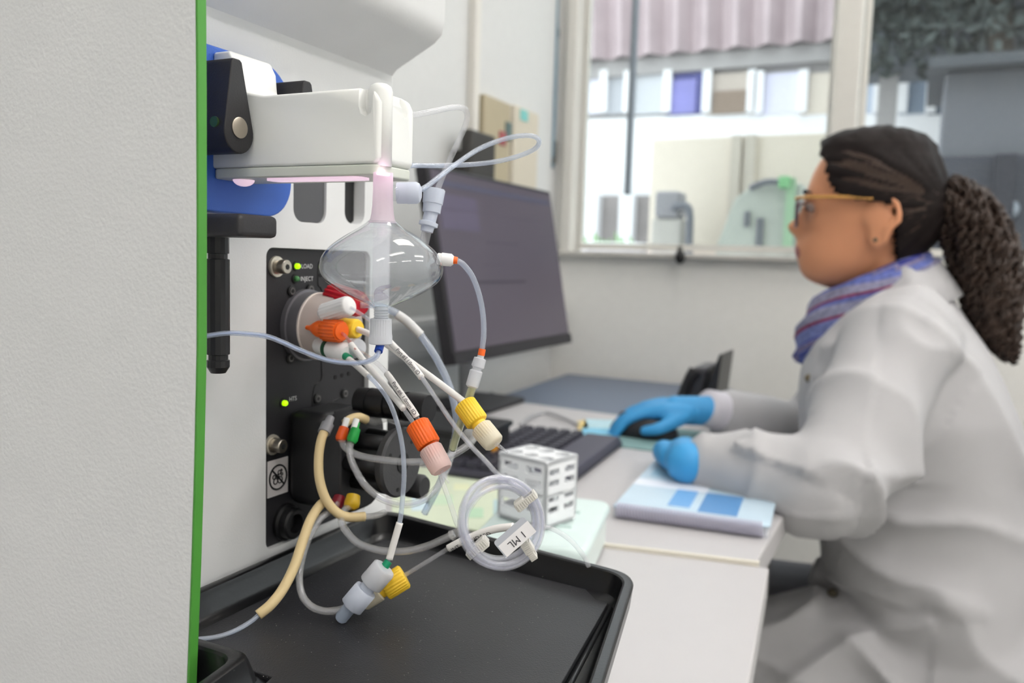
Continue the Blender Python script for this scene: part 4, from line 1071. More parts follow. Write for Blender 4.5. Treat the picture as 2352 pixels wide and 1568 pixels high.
obj('tube', tube(path((981, 528, .398), (976, 548, .398), (972, 568, .398)), .0024, 12), M_clear, g2, True)
g3 = root('flask_side_tube', D(1090, 880, .37), 'bluish tube between two orange ferrules right of the flask', 'tube')
plain('ferrule', D(1040, 597, FD + .012), D(1051, 598, FD + .012), [(0, .0018), (1, .0015)], M_orf, g3, label='orange ferrule')
obj('tube', tube(path((1048, 598, .364), (1065, 608, .366), (1085, 635, .368), (1100, 675, .37), (1109, 720, .372), (1111, 765, .373), (1107, 806, .374)), .0013, 12), M_clearb, g3, True)
plain('ferrule', D(1108, 801, .374), D(1105, 816, .374), [(0, .0016), (1, .0016)], M_orf, g3, label='orange ferrule')
plain('connector', D(1106, 812, .374), D(1083, 890, .374), [(0, .0014), (.12, .0016), (.14, .0028), (.38, .0030), (.42, .0022), (.48, .0022), (.52, .0030), (.95, .0029), (1, .0020)], M_pp, g3)
obj('tube', tube(path((1086, 886, .374), (1078, 910, .376), (1068, 945, .38), (1052, 990, .39), (1040, 1030, .40)), .0019, 12), glassy('tube_yellowish', '#eef0dc', '#e4e6c8', .4), g3, True)
# ------------------------------------------------------------------ things on the desk
DZ = DESK_Z + .003
# monitor facing the seated person
TL, BL = D(984, 397, 1.40), D(1035, 856, 1.36)
Hm = .335
mY0, mY1 = 1.165, 1.66
mXb = -.655
mn = root('monitor', (-.72, 1.4, DZ), 'black flat monitor with dark grey screen turned away from the camera', 'monitor')
bl_ = onX(1037, 855, mXb); br_ = onX(1306, 776, mXb)
tl_ = onX(985, 397, mXb - .06); tr_ = onX(1270, 425, mXb - .06)
zb_ = (bl_.z + br_.z) / 2; zt_ = (tl_.z + tr_.z) / 2; ya, yb_ = bl_.y, br_.y
ya = (bl_.y + tl_.y) / 2; yb_ = (br_.y + tr_.y) / 2
up_ = (Vector((mXb - .06, 0, zt_)) - Vector((mXb, 0, zb_)))
o_ = Vector((mXb, ya, zb_)); uy = Vector((0, yb_ - ya, 0)); nrm_ = uy.normalized().cross(up_.normalized())
if nrm_.x < 0: nrm_ = -nrm_
def mp_(u, v, o=0): return o_ + uy * u + up_ * v + nrm_ * o
M_bez = mat('monitor_black', '#232126', .45)
M_scr = mat('screen_grey', '#4c4650', .3, emit='#6b6270', estr=.14, var=.06, vscale=10)
obj('casing', obox(mp_(.5, .5, -.012), uy / 2, up_ / 2, nrm_ * .012), M_bez, mn, bevel=.004)
sc_ = obj('screen', obox(mp_(.5, .52, .0008), uy * .485, up_ * .455, nrm_ * .0008), M_scr, mn)
for (u0, u1, v0, v1, c) in ((.04, .96, .90, .93, '#4a4a5e'), (.04, .30, .68, .86, '#575064'), (.34, .6, .62, .63, '#4b4552'), (.2, .62, .40, .415, '#39343f'), (.06, .9, .78, .785, '#514a58'), (.3, .45, .5, .505, '#4b4552')):
    obj('window_area', obox(mp_((u0 + u1) / 2, (v0 + v1) / 2, .0019), uy * (u1 - u0) / 2, up_ * (v1 - v0) / 2, nrm_ * .0003), mat('ui_' + c[1:], c, .4, emit=c, estr=.10), sc_)
obj('chin', obox(mp_(.5, .03, .001), uy * .5, up_ * .03, nrm_ * .002), M_bez, mn)
sx = mXb - .09
obj('neck', tube([mp_(.45, .3, -.03), (sx - .03, 1.40, DZ + .12), (sx - .02, 1.38, DZ + .008)], .014, 12), mat('stand_silver', '#8f9093', .4, .3), mn, True)
obj('foot', prism(rrect(sx - .08, 1.30, sx + .06, 1.50, .03), fz(DZ), fz(DZ + .008)), M_bez, mn, bevel=.003)
# monitor cables, grey and black, on the desk behind
cbl = obj('power_cable', tube([onZ(1130, 905, DZ + .004), onZ(1070, 940, DZ + .004), onZ(1010, 965, DZ + .004), onZ(930, 990, DZ + .004)], .005, 8), M_black, None, True)
tag(cbl, 'black cable lying on the desk below the monitor', 'cable')
cbl = obj('grey_cable', tube([onZ(900, 930, DZ + .007), onZ(960, 912, DZ + .007), onZ(1020, 908, DZ + .007), onZ(1060, 925, DZ + .007), onZ(1100, 965, DZ + .007)], .007, 8), mat('cable_white', '#e6e6e4', .5), None, True)
tag(cbl, 'pale thick cable curving on the desk behind the pump', 'cable')
# keyboard
K = [onZ(*p, DZ + .012) for p in ((1222, 962), (1428, 1000), (1290, 1112), (1128, 1010))]
kc = sum(K, Vector()) / 4
ku = ((K[1] - K[0]) + (K[2] - K[3])) / 2; kv = ((K[2] - K[1]) + (K[3] - K[0])) / 2     # ku: away from monitor, kv: towards camera
kv = kv.normalized(); ku = Vector((-kv.y, kv.x, 0));
if ku.x < 0: ku = -ku
KL = .40; KW = .165
kc = onZ(1290, 1035, DZ + .012)
kR, kN = onZ(1432, 1008, DZ + .012), onZ(1297, 1110, DZ + .012)
kv = (kN - kR).normalized(); ku = Vector((-kv.y, kv.x, 0)); ku = ku if ku.x > 0 else -ku
KL = (kN - kR).length; kc = (kR + kN) / 2 - ku * (KW / 2)
kbd = root('keyboard', (kc.x, kc.y, DZ), 'black computer keyboard with wide wrist rest on the desk', 'keyboard')
M_key = mat('key_black', '#3b3a44', .5); M_kb = mat('keyboard_black', '#3a3945', .5)
def kp(a, b, z=0): return kc + ku * a + kv * b + Vector((0, 0, z))
obj('body', prism([(a * KW / 2, b * KL / 2) for a, b in ((-1, -1), (1, -1), (1, 1), (-1, 1))], lambda a, b: kp(a, b, -.012), lambda a, b: kp(a, b, .0)), M_kb, kbd, bevel=.006)
obj('wrist_rest', prism([(a, b) for a, b in ((.024, -KL / 2 + .004), (KW / 2 - .004, -KL / 2 + .004), (KW / 2 - .004, KL / 2 - .004), (.024, KL / 2 - .004))], lambda a, b: kp(a, b, -.004), lambda a, b: kp(a, b, .005)), mat('wrist_rest', '#4c4b58', .55), kbd, bevel=.004)
keyme = None
for r in range(5):
    for c_ in range(15):
        p = kp(-KW / 2 + .014 + r * .0205, -KL / 2 + .016 + c_ * (KL - .032) / 14, .001)
        if keyme is None:
            ko = obj('key', prism(rrect(-.0085, -.38 * KL / 14, .0085, .38 * KL / 14, .002, 2), lambda a, b: p + ku * a + kv * b, lambda a, b: p + ku * a * .85 + kv * b * .85 + Vector((0, 0, .007))), M_key, kbd)
            keyme = ko; p_first = p.copy()
        else:
            ko = keyme.copy(); COL.objects.link(ko); ko.parent = kbd; ko.location = keyme.location + (p - p_first)
# mouse and pad
mo_c = onZ(1478, 998, DZ + .003)
mpad = obj('mouse_pad', prism(rrect(mo_c.x - .10, mo_c.y - .10, mo_c.x + .09, mo_c.y + .09, .02), fz(DZ), fz(DZ + .002)), mat('pad_teal', '#7fa09f', .7), None)
tag(mpad, 'thin grey green mouse pad under the mouse', 'mouse pad')
ms = root('computer_mouse', (mo_c.x, mo_c.y, DZ + .002), 'black computer mouse under the blue gloved hand', 'mouse')
V, Fc = sphere((mo_c.x, mo_c.y, DZ + .006), .058, .031, .032, 24, 14)
V = [(v[0], v[1], max(v[2], DZ + .0022)) for v in V]
obj('shell', (V, Fc), mat('mouse_black', '#222226', .4), ms, True)
obj('wheel', lathe((mo_c.x - .035, mo_c.y - .003, DZ + .031), (mo_c.x - .035, mo_c.y + .003, DZ + .031), [(0, .007), (1, .007)], 16), mat('wheel_grey', '#4f4f55', .5), ms, True)
# blue and yellow memo papers
for (pts, c, nm, lb) in (([(1345, 965), (1432, 968), (1425, 988), (1338, 985)], '#bfe0ea', 'memo_paper', 'pale blue paper slip with print left of the mouse'),
                         ([(1336, 985), (1425, 989), (1418, 1002), (1338, 1000)], '#86cdea', 'memo_pad', 'bright blue memo card in front of the pale blue slip'),
                         ([(1322, 972), (1346, 966), (1352, 985), (1330, 988)], '#f1d58e', 'sticky_note', 'small yellow sticky note beside the keyboard')):
    P = [onZ(*p, DZ) for p in pts]
    o = obj(nm, prism([(p.x, p.y) for p in P], fz(DZ), fz(DZ + .0025)), mat('paper_' + nm, c, .6, var=.2, vscale=60), None)
    tag(o, lb, 'paper')
# thin cable loop behind the keyboard
cl = obj('keyboard_cable', tube([onZ(1195, 975, DZ + .004), onZ(1222, 955, DZ + .006), onZ(1255, 948, DZ + .006), onZ(1290, 958, DZ + .006), onZ(1330, 975, DZ + .004)], .0028, 8), mat('cable_grey', '#a9a9ac', .5), None, True)
tag(cl, 'thin grey keyboard cable looping on the white desk', 'cable')

# spiral notebook
A = onZ(1408, 1168, DZ + .01); B = onZ(1762, 1216, DZ + .01)
nu = (B - A); NL = nu.length; nu = nu.normalized(); nv = Vector((-nu.y, nu.x, 0))
nb = root('spiral_notebook', ((A + B) / 2).to_tuple()[:2] + (DZ,), 'thick white spiral bound manual with pale blue cover under the arm', 'book')
def np_(a, b, z=0): return Vector((A.x, A.y, 0)) + nu * a + nv * b + Vector((0, 0, DZ + z))
NW = .235
obj('pages', prism([(0, .004), (NL, .004), (NL, NW), (0, NW)], lambda a, b: np_(a, b, 0), lambda a, b: np_(a, b, .012)), mat('page_edges', '#dfe2ea', .7), nb, bevel=.001)
cv = obj('cover', prism([(0, .0), (NL + .003, .0), (NL + .003, NW + .003), (0, NW + .003)], lambda a, b: np_(a, b, .012), lambda a, b: np_(a, b, .0135)), mat('cover_pale_blue', '#c6dbea', .4, var=.12, vscale=18), nb)
for (a0_, a1_, b0_, b1_, c) in ((.0, .20, .10, .13, '#eaf0fb'), (.10, .145, .03, .125, '#78aee4'), (.24, .285, .02, .10, '#5a93cc'), (.16, .30, .14, .18, '#dfeaf2'), (.02, .08, .15, .20, '#a7cde2')):
    if a1_ > NL: a1_ = NL
    s_ = NL / .30; a0_, a1_ = a0_ * s_, a1_ * s_; hz_ = .0139 + .0002 * random.random()
    obj('cover_print', prism([(a0_, b0_), (a1_, b0_), (a1_, b1_), (a0_, b1_)], lambda a, b: np_(a, b, .0135), lambda a, b: np_(a, b, hz_)), mat('print_' + c[1:], c, .4), cv)
hel = []
nt_ = 46
for i in range(nt_ * 10 + 1):
    a = 2 * math.pi * i / 10; hel.append(np_(.004 + (NL - .008) * i / (nt_ * 10), .003 + .0075 * math.cos(a), .0085 + .0075 * math.sin(a)))
obj('spiral_binding', tube(hel, .0011, 6, 0), mat('spiral_lilac', '#c4c1d4', .4), nb, True)

# black desk phone on a slanted stand
pc_ = onZ(1605, 948, DZ)
ph = root('desk_phone', (pc_.x, pc_.y, DZ), 'black desk phone standing upright on slanted stand behind the gloved hand', 'phone')
M_ph = mat('phone_black', '#2c2b2d', .35); M_ph2 = mat('phone_dark', '#1b1b1d', .45)
def yq(*pts, Y): return [(onY(px, py, Y).x, onY(px, py, Y).z) for px, py in pts]
Yp = pc_.y
P = yq((1612, 952), (1668, 806), (1674, 808), (1660, 905), (1640, 955), Y=Yp)
obj('handset_side', prism(P, fy(Yp - .06), fy(Yp + .05)), M_ph, ph, bevel=.006)
P = yq((1548, 945), (1590, 848), (1606, 838), (1640, 838), (1612, 955), Y=Yp)
obj('front_shell', prism(P, fy(Yp - .045), fy(Yp + .065)), mat('phone_face', '#454449', .35), ph, bevel=.008)
P = yq((1610, 955), (1618, 905), (1660, 898), (1664, 920), (1650, 960), Y=Yp)
obj('stand', prism(P, fy(Yp - .075), fy(Yp + .02)), M_ph2, ph, bevel=.005)
obj('base', box((pc_.x - .06, Yp - .07, DZ), (pc_.x + .05, Yp + .06, DZ + .012)), M_ph2, ph, bevel=.004)
hp = tube([onY(1560, 935, Yp - .05), onY(1580, 875, Yp - .055), onY(1597, 850, Yp - .05)], [.012, .009, .012], 10)
obj('handset', hp, M_ph, ph, True)

# black box with orange mark behind the pump, pale green sheet, mint box and tube rack
A = onZ(952, 1062, DZ); B = onZ(1100, 1086, DZ); C_ = onZ(1146, 1060, DZ)
hgt = onY(1100, 1010, B.y).z - DZ
bx = root('black_case', (B.x, B.y, DZ), 'black case with orange triangle mark behind the pump rotor', 'case')
ub = (A - B).normalized() * .16; vb = (C_ - B); vb = vb.normalized() * .11
q0 = Vector((B.x, B.y, DZ))
obj('body', prism([(0, 0), (1, 0), (1, 1), (0, 1)], lambda a, b: q0 + ub * a + vb * b, lambda a, b: q0 + ub * a + vb * b + Vector((0, 0, hgt))), mat('case_black', '#2b2a2c', .55), bx, bevel=.003)
e = q0 + vb * .45 + Vector((0, 0, hgt * .1)); nn_ = vb.normalized().cross(Vector((0, 0, 1))); nn_ = nn_ if nn_.x > 0 else -nn_
tri = [(-.014, 0), (.014, 0), (.010, hgt * .75), (0, hgt * .85)]
obj('orange_mark', prism(tri, lambda a, z: e + vb.normalized() * a + Vector((0, 0, z)) + nn_ * .0005, lambda a, z: e + vb.normalized() * a + Vector((0, 0, z)) + nn_ * .0015), mat('mark_orange', '#e8a02c', .5), bx)
lidz = q0 + Vector((0, 0, hgt))
obj('lid', prism([(-.02, -.03), (1.02, -.03), (1.02, 1.03), (-.02, 1.03)], lambda a, b: lidz + ub * a + vb * b, lambda a, b: lidz + ub * a + vb * b + Vector((0, 0, .008))), mat('lid_black', '#1e1e20', .4), bx, bevel=.002)
P = [onZ(*p, DZ) for p in ((900, 1068), (1090, 1085), (1172, 1050), (1190, 1140), (1130, 1225), (900, 1190))]
shp = root('printed_sheet', (P[2].x, P[2].y, DZ), 'pale green printed sheet on the desk behind the tray', 'paper')
obj('sheet', prism([(p.x, p.y) for p in P], fz(DZ), fz(DZ + .0012)), mat('sheet_green', '#d3dcc4', .6, var=.06, vscale=25), shp)
for (x, y, w_, h_, c) in ((1010, 1150, 60, 22, '#c6dcc0'), (1085, 1180, 50, 22, '#b9d8ba'), (1060, 1120, 36, 14, '#dfe3c0'), (965, 1160, 40, 30, '#cfe2ea'), (1120, 1120, 30, 20, '#e0d9c0'), (1140, 1175, 14, 50, '#b7cfd0')):
    Q = [onZ(x + sx * w_ / 2, y + sy * h_ / 2, DZ) for sx, sy in ((-1, -1), (1, -1), (1, 1), (-1, 1))]
    obj('print_patch', prism([(p.x, p.y) for p in Q], fz(DZ + .0012), fz(DZ + .0016)), mat('patch_' + c[1:], c, .6), shp)
# mint box with rounded lid
MBH = .045
b3_ = onZ(1372, 1292, DESK_Z)
t1_ = onZ(1402, 1165, DESK_Z + MBH); t0_ = onZ(1130, 1205, DESK_Z + MBH); t2_ = onZ(1300, 1122, DESK_Z + MBH); t3_ = onZ(1335, 1262, DESK_Z + MBH)
mb = root('mint_box', (b3_.x, b3_.y, DESK_Z), 'pale mint plastic box with rounded lid beside the tray', 'box')
mc_ = onZ(1340, 1262, DESK_Z + MBH); mbv = (onZ(1398, 1150, DESK_Z + MBH) - mc_); LB = mbv.length; mbv = mbv.normalized(); mbu = Vector((mbv.y, -mbv.x, 0)); LA = (onZ(1110, 1215, DESK_Z + MBH) - mc_).length
def mbp(a, b, z): return Vector((mc_.x, mc_.y, DESK_Z + z)) + mbu * a + mbv * b
outl = rrect(-LA, 0, 0, LB, .014)
M_mint = mat('mint_plastic', '#dfeae6', .35, sss=.1)
obj('body', prism(outl, lambda a, b: mbp(a, b, .004), lambda a, b: mbp(a, b, MBH - .012)), M_mint, mb, bevel=.003)
obj('lid', prism(rrect(-LA - .003, -.003, .003, LB + .003, .016), lambda a, b: mbp(a, b, MBH - .012), lambda a, b: mbp(a, b, MBH)), mat('mint_lid', '#d9e9e6', .3), mb, bevel=.005)
obj('lid_groove', prism(rrect(-LA + .04, .35 * LB, -.02, .37 * LB, .001), lambda a, b: mbp(a, b, MBH), lambda a, b: mbp(a, b, MBH + .002)), mat('mint_ridge', '#cfe2de', .3), mb)
obj('lid_groove', prism(rrect(-LA + .04, .65 * LB, -.02, .67 * LB, .001), lambda a, b: mbp(a, b, MBH), lambda a, b: mbp(a, b, MBH + .002)), mat('mint_ridge', '#cfe2de', .3), mb)
obj('foot', prism(rrect(-LA + .01, .01, -.01, LB - .01, .01), lambda a, b: mbp(a, b, 0), lambda a, b: mbp(a, b, .004)), M_black, mb)
# tube rack standing on the box
rz0 = DESK_Z + MBH + .002
rc1 = onZ(1262, 1215, rz0); 
ru = Vector((.9, .42, 0)).normalized(); 
RA = D(1170, 1047, .96); RB = D(1296, 1062, .96)
rk = root('tube_rack', (mc_.x - .12, mc_.y + .08, rz0), 'white plastic tube rack with round holes standing on the mint box', 'rack')
RH = .060; RWa, RWb = .056, .046
rcen = onZ(1232, 1186, rz0)
ru = Vector((math.cos(.25), -math.sin(.25), 0)); rvv = Vector((-ru.y, ru.x, 0))
def rp_(a, b, z): return rcen + ru * a + rvv * b + Vector((0, 0, z))
M_rack = mat('rack_white', '#eef0f3', .4, sss=.1)
holes = [[(cx_ + .0075 * math.cos(t), cy_ + .0075 * math.sin(t)) for t in np.linspace(0, 2 * math.pi, 15)[:-1]] for cx_ in (-.018, 0, .018) for cy_ in (-.012, .012)]
O_ = rrect(-RWa / 2, -RWb / 2, RWa / 2, RWb / 2, .003)
obj('top_plate', holed(O_, holes, lambda a, b: rp_(a, b, RH - .004), lambda a, b: rp_(a, b, RH)), M_rack, rk)
obj('middle_plate', holed(O_, holes, lambda a, b: rp_(a, b, RH * .45), lambda a, b: rp_(a, b, RH * .45 + .003)), M_rack, rk)
obj('bottom_plate', prism(O_, lambda a, b: rp_(a, b, 0), lambda a, b: rp_(a, b, .003)), M_rack, rk)
for s in (-1, 1):
    wins = [rrect(b0_, z0_, b0_ + .015, z0_ + .006, .001, 2) for z0_ in (.012, .022, .036, .046) for b0_ in (-.019, .004)]
    obj('side_wall', holed(rrect(-RWb / 2, 0, RWb / 2, RH, .002, 3), wins, lambda b, z: rp_(s * (RWa / 2 - .003), b, z), lambda b, z: rp_(s * RWa / 2, b, z)), M_rack, rk)
    wins = [rrect(a0_, z0_, a0_ + .018, z0_ + .007, .001, 2) for z0_ in (.012, .034, .046) for a0_ in (-.023, .004)]
    obj('side_wall', holed(rrect(-RWa / 2, 0, RWa / 2, RH, .002, 3), wins, lambda a, z: rp_(a, s * (RWb / 2 - .003), z), lambda a, z: rp_(a, s * RWb / 2, z)), M_rack, rk)
# ------------------------------------------------------------------ the seated person in the lab coat
HY = 1.345
def H(px, py, Y=HY): return onY(px, py, Y)
M_skin = mat('skin', '#dd9a72', .5, sss=.12, var=.08, vscale=30)
M_lip = mat('lips', '#9c4a4e', .4)
M_hair = mat('dark_hair', '#1a1312', .62, var=.5, vscale=70, spec=.2)
M_coat = mat('coat_white', '#bab9bb', .8, var=.02, bump=.2, bscale=500)
M_glove = mat('glove_blue', '#3f9fdc', .5, bump=.2, bscale=300)
M_trs = mat('trousers_grey', '#77757a', .8)

rows = [  # py, front px (face without nose), back px, half width m, nose/lip bump px, bump half width m
    (320, 1985, 2035, .018, 0, .02), (330, 1935, 2085, .042, 0, .02), (345, 1905, 2112, .056, 0, .02), (370, 1884, 2132, .067, 0, .02), (400, 1868, 2146, .0725, 0, .02), (430, 1857, 2153, .0745, 0, .02),
    (452, 1850, 2156, .0745, 3, .03), (470, 1851, 2156, .074, 6, .012), (485, 1855, 2154, .073, 17, .011), (500, 1855, 2150, .072, 29, .012), (515, 1852, 2144, .071, 42, .0145), (525, 1851, 2140, .070, 46, .017), (536, 1850, 2134, .069, 36, .018), (545, 1847, 2128, .068, 22, .018), (552, 1845, 2122, .067, 13, .02),
    (562, 1842, 2114, .066, 13, .022), (573, 1840, 2105, .065, 18, .022), (581, 1839, 2097, .064, 12, .022), (588, 1839, 2090, .063, 15, .022), (597, 1839, 2082, .062, 9, .022), (608, 1839, 2070, .060, 5, .02), (622, 1840, 2052, .056, 4, .02), (638, 1847, 2030, .049, 3, .018), (650, 1860, 2010, .041, 0, .02), (660, 1884, 1990, .030, 0, .02), (667, 1915, 1965, .014, 0, .02)]
R_ = np.array(rows)
pys = np.linspace(320, 667, 74)
def col(i):
    v = np.interp(pys, R_[:, 0], R_[:, i]); k = np.array([.25, .5, .25]); v2 = v.copy(); v2[1:-1] = np.convolve(v, k, 'valid'); return v2
cf, cb_, cw, cbmp, cbw = [col(i) for i in range(1, 6)]
def head_geo(grow=0.0, bump=True, nseg=72):
    V, Fc = [], []
    for i, py in enumerate(pys):
        z = H(2000, py).z; xf, xb = H(cf[i], py).x - grow, H(cb_[i], py).x + grow; hw_ = cw[i] + grow
        xc, a = (xf + xb) / 2, (xb - xf) / 2
        bm = cbmp[i] * 1.24 / F
        for k in range(nseg):
            t = 2 * math.pi * k / nseg; c, s = math.cos(t), math.sin(t)
            x = xc - a * math.copysign(abs(c) ** .92, c); y = hw_ * math.copysign(abs(s) ** .88, s)
            if bump and c > 0: x -= bm * math.exp(-(y / cbw[i]) ** 2)
            if bump and c > .5 and 462 < py < 500: x += .006 * math.exp(-((abs(y) - .031) / .014) ** 2) * math.sin((py - 462) / 38 * math.pi)
            V.append((x, HY + y, z + grow * (1 if i < 10 else 0)))
    n = len(pys)
    for i in range(n - 1):
        for k in range(nseg):
            k2 = (k + 1) % nseg; Fc.append((i * nseg + k, (i + 1) * nseg + k, (i + 1) * nseg + k2, i * nseg + k2))
    Fc.append(tuple(range(nseg))); Fc.append(tuple((n - 1) * nseg + k for k in range(nseg - 1, -1, -1)))
    return V, Fc
def limb(pts, rr, seg=16, n=6):
    P = [Vector(p) for p in pts]; g = tube(P, rr, seg, n)
    return merge(g, sphere(P[0], rr[0], seg=seg), sphere(P[-1], rr[-1], seg=seg))
def ringloft(rings, nseg=40, pw=.85):
    V, Fc = [], []
    for (xf, xb, z, hw_, yc) in rings:
        xc, a = (xf + xb) / 2, (xb - xf) / 2
        for k in range(nseg):
            t = 2 * math.pi * k / nseg; c, s = math.cos(t), math.sin(t)
            V.append((xc - a * math.copysign(abs(c) ** pw, c), yc + hw_ * math.copysign(abs(s) ** pw, s), z))
    n = len(rings)
    for i in range(n - 1):
        for k in range(nseg):
            k2 = (k + 1) % nseg; Fc.append((i * nseg + k, (i + 1) * nseg + k, (i + 1) * nseg + k2, i * nseg + k2))
    Fc.append(tuple(range(nseg))); Fc.append(tuple((n - 1) * nseg + k for k in range(nseg - 1, -1, -1)))
    return V, Fc
# joints
LS = H(2062, 790, HY - .150); LE = H(1872, 1112, 1.02); LW = H(1612, 1070, 1.02)
RS = H(2065, 790, HY + .16); RE = H(1835, 1002, 1.49); RW = H(1590, 985, 1.375)
LW.z = max(LW.z, DZ + .036); RW.z = max(RW.z, DZ + .035)
def side(hip, knee, ankle_x, yk):
    return hip, knee
HIPL, HIPR = Vector((.135, HY - .085, .465)), Vector((.135, HY + .085, .465))
KNL, KNR = Vector((-.27, HY - .12, .475)), Vector((-.27, HY + .10, .475))
ANL, ANR = Vector((-.20, HY - .12, .085)), Vector((-.20, HY + .10, .085))

def hand(W, f, s, u, curl, thumb_out=.5, scale=1.0, spread=.0, thin=1.0):
    """glove: W wrist, f forward, s towards the thumb, u back of the hand"""
    f, s, u = f.normalized(), s.normalized(), u.normalized(); S = scale
    def P(a, b, c): return W + (f * a + s * b + u * c) * S
    def limb(p, r, **k): return globals()['limb'](p, [x * thin for x in r], **k)
    g = []
    g.append(limb([P(-.03, 0, 0), P(.0, 0, 0), P(.03, 0, .002)], [.027 * S, .027 * S, .026 * S]))
    for b in (-.026, -.009, .009, .026):
        g.append(limb([P(.01, b * .75, 0), P(.05, b, .004), P(.085, b, .002)], [.016 * S, .0165 * S, .0115 * S]))
    for b, L, r in ((.028, .072, .0092), (.0095, .080, .0096), (-.0095, .074, .0092), (-.027, .058, .0082)):
        q = P(.085, b, .002); d = f.copy(); pts = [P(.07, b, .003), q]; seg_ = (.45, .30, .25)
        for k in range(3):
            an = curl[k]; d = (d * math.cos(an) - u * math.sin(an)); 
            uu = u
            q = q + (d + s * (b * spread)).normalized() * L * seg_[k] * S; pts.append(q)
        g.append(limb(pts, [r * 1.1 * S, r * 1.05 * S, r * S, r * .95 * S, r * .8 * S], n=3))
    t0 = P(.018, .026, -.004); t1 = P(.045, .048, -.012); t2 = P(.068, .052 + .01 * thumb_out, -.018); t3 = P(.090, .050 + .008 * thumb_out, -.022)
    g.append(limb([t0, t1, t2, t3], [.015 * S, .0125 * S, .0108 * S, .0088 * S], n=3))
    return merge(*g)
rf = Vector((-.93, -.34, -.06)); rs_ = Vector((.10, -1, 0)); ru_ = Vector((-.05, 0, 1))
RHW = Vector((mo_c.x + .068, mo_c.y + .040, DZ + .044))
RW = RHW + Vector((.028, .014, .004))
g_right = hand(RHW, rf, Vector((.34, -.93, -.05)), Vector((-.12, 0, 1)), (.30, .50, .40), .9, .90, 4)
LHW = LW + Vector((-.022, .006, -.002))
lf = Vector((-.28, .95, -.12)); ls = Vector((.95, .28, 0))
g_left = hand(LHW, lf, ls, Vector((-.1, -.1, 1)), (.35, .6, .5), .4, .98, 2)

# body: one continuous skin surface from head to feet
neck = limb([H(2035, 600), H(2055, 680), H(2095, 760)], [.054, .050, .055])
ear_c = H(2030, 517, HY - .072)
ear = []
for sgn in (-1, 1):
    yy = HY + sgn * .0745
    ec = H(2030, 517, HY); ex = Vector((ec.x, yy, ec.z))
    rim = [Vector((ex.x + .0215 * math.cos(a) * (1.0 if math.sin(a) > 0 else .62) + .004 * math.sin(a), yy + sgn * (.007 + .007 * math.cos(a)), ex.z + .034 * math.sin(a))) for a in np.linspace(-1.9, 3.9, 22)]
    ear.append(tube(rim, .0046, 8, 0)); ear.append(sphere((ex.x, yy + sgn * .003, ex.z), .018, .006, .028, 14, 8)); ear.append(sphere((ex.x - .006, yy + sgn * .006, ex.z - .029), .008, .005, .009, 10, 6))
tors = ringloft([(H(a, py).x + .035, H(b, py).x - .035, H(2100, py).z, hw_ - .03, HY) for py, a, b, hw_ in ((690, 1960, 2210, .10), (740, 1915, 2240, .165), (800, 1880, 2290, .185), (900, 1845, 2335, .180), (1000, 1842, 2370, .17), (1100, 1858, 2395, .165), (1200, 1868, 2415, .17), (1300, 1895, 2430, .185), (1400, 1950, 2440, .185))])
parts = [head_geo(), neck, tors] + ear
parts.append(limb([LS, LS.lerp(LE, .5), LE, LE.lerp(LW, .5), LW, LHW], [.05, .045, .037, .032, .018, .015]))
parts.append(limb([RS, RS.lerp(RE, .5), RE, RE.lerp(RW, .5), RW, RHW], [.05, .045, .037, .032, .018, .015]))
parts.append(hand(RHW, rf, Vector((.34, -.93, -.05)), Vector((-.12, 0, 1)), (.30, .50, .40), .9, .90, 4, .78))
parts.append(hand(LHW, lf, ls, Vector((-.1, -.1, 1)), (.35, .6, .5), .4, .98, 2, .78))
for hip, kn, an in ((HIPL, KNL, ANL), (HIPR, KNR, ANR)):
    parts.append(limb([hip, kn, an], [.075, .052, .036], n=0)); parts.append(limb([an + Vector((.02, 0, -.045)), an + Vector((-.14, 0, -.055))], [.035, .026], n=0))
bv, bf, bn = remesh(merge(*parts), .0042, 3)
zl0, zl1 = H(1840, 596).z, H(1840, 565).z; xl = H(1858, 580).x
mi = []
for fce in bf:
    c = bv[list(fce)].mean(axis=0)
    mi.append(1 if (zl0 < c[2] < zl1 and c[0] < xl and abs(c[1] - HY) < .024 * (1 - (abs(c[2] - (zl0 + zl1) / 2) / (zl1 - zl0)) ** 2 * 1.5)) else 0)
pr_ = obj('person', (bv, bf, mi), [M_skin, M_lip], None, True)
tag(pr_, 'seated person in white lab coat, glasses and ponytail working at the computer', 'person')
# brows, eyes
for s in (-1, 1):
    y = HY + s * .031
    obj('eyebrow', tube([(H(1856, 448).x + .001, HY + s * .012, H(1856, 452).z), (H(1853, 444).x, HY + s * .03, H(1856, 443).z), (H(1868, 446).x + .002, HY + s * .052, H(1860, 449).z)], [.002, .0028, .0012], 8), M_hair, pr_, True)
    e_ = obj('eye', sphere((H(1864, 480).x + .0065, y, H(1864, 480).z), .0105, .0115, .0080), mat('eye_white', '#a08a80', .2), pr_, True)
    obj('iris', sphere((H(1864, 480).x - .0010, y, H(1864, 480).z), .0045, .0055, .0055), mat('iris_brown', '#2b1a14', .15), e_, True)
    obj('lash', tube([(H(1858, 474).x, y - .012, H(1860, 475).z), (H(1856, 472).x - .0015, y, H(1860, 471).z), (H(1862, 474).x + .002, y + .013, H(1860, 476).z)], .0014, 6), M_hair, pr_, True)
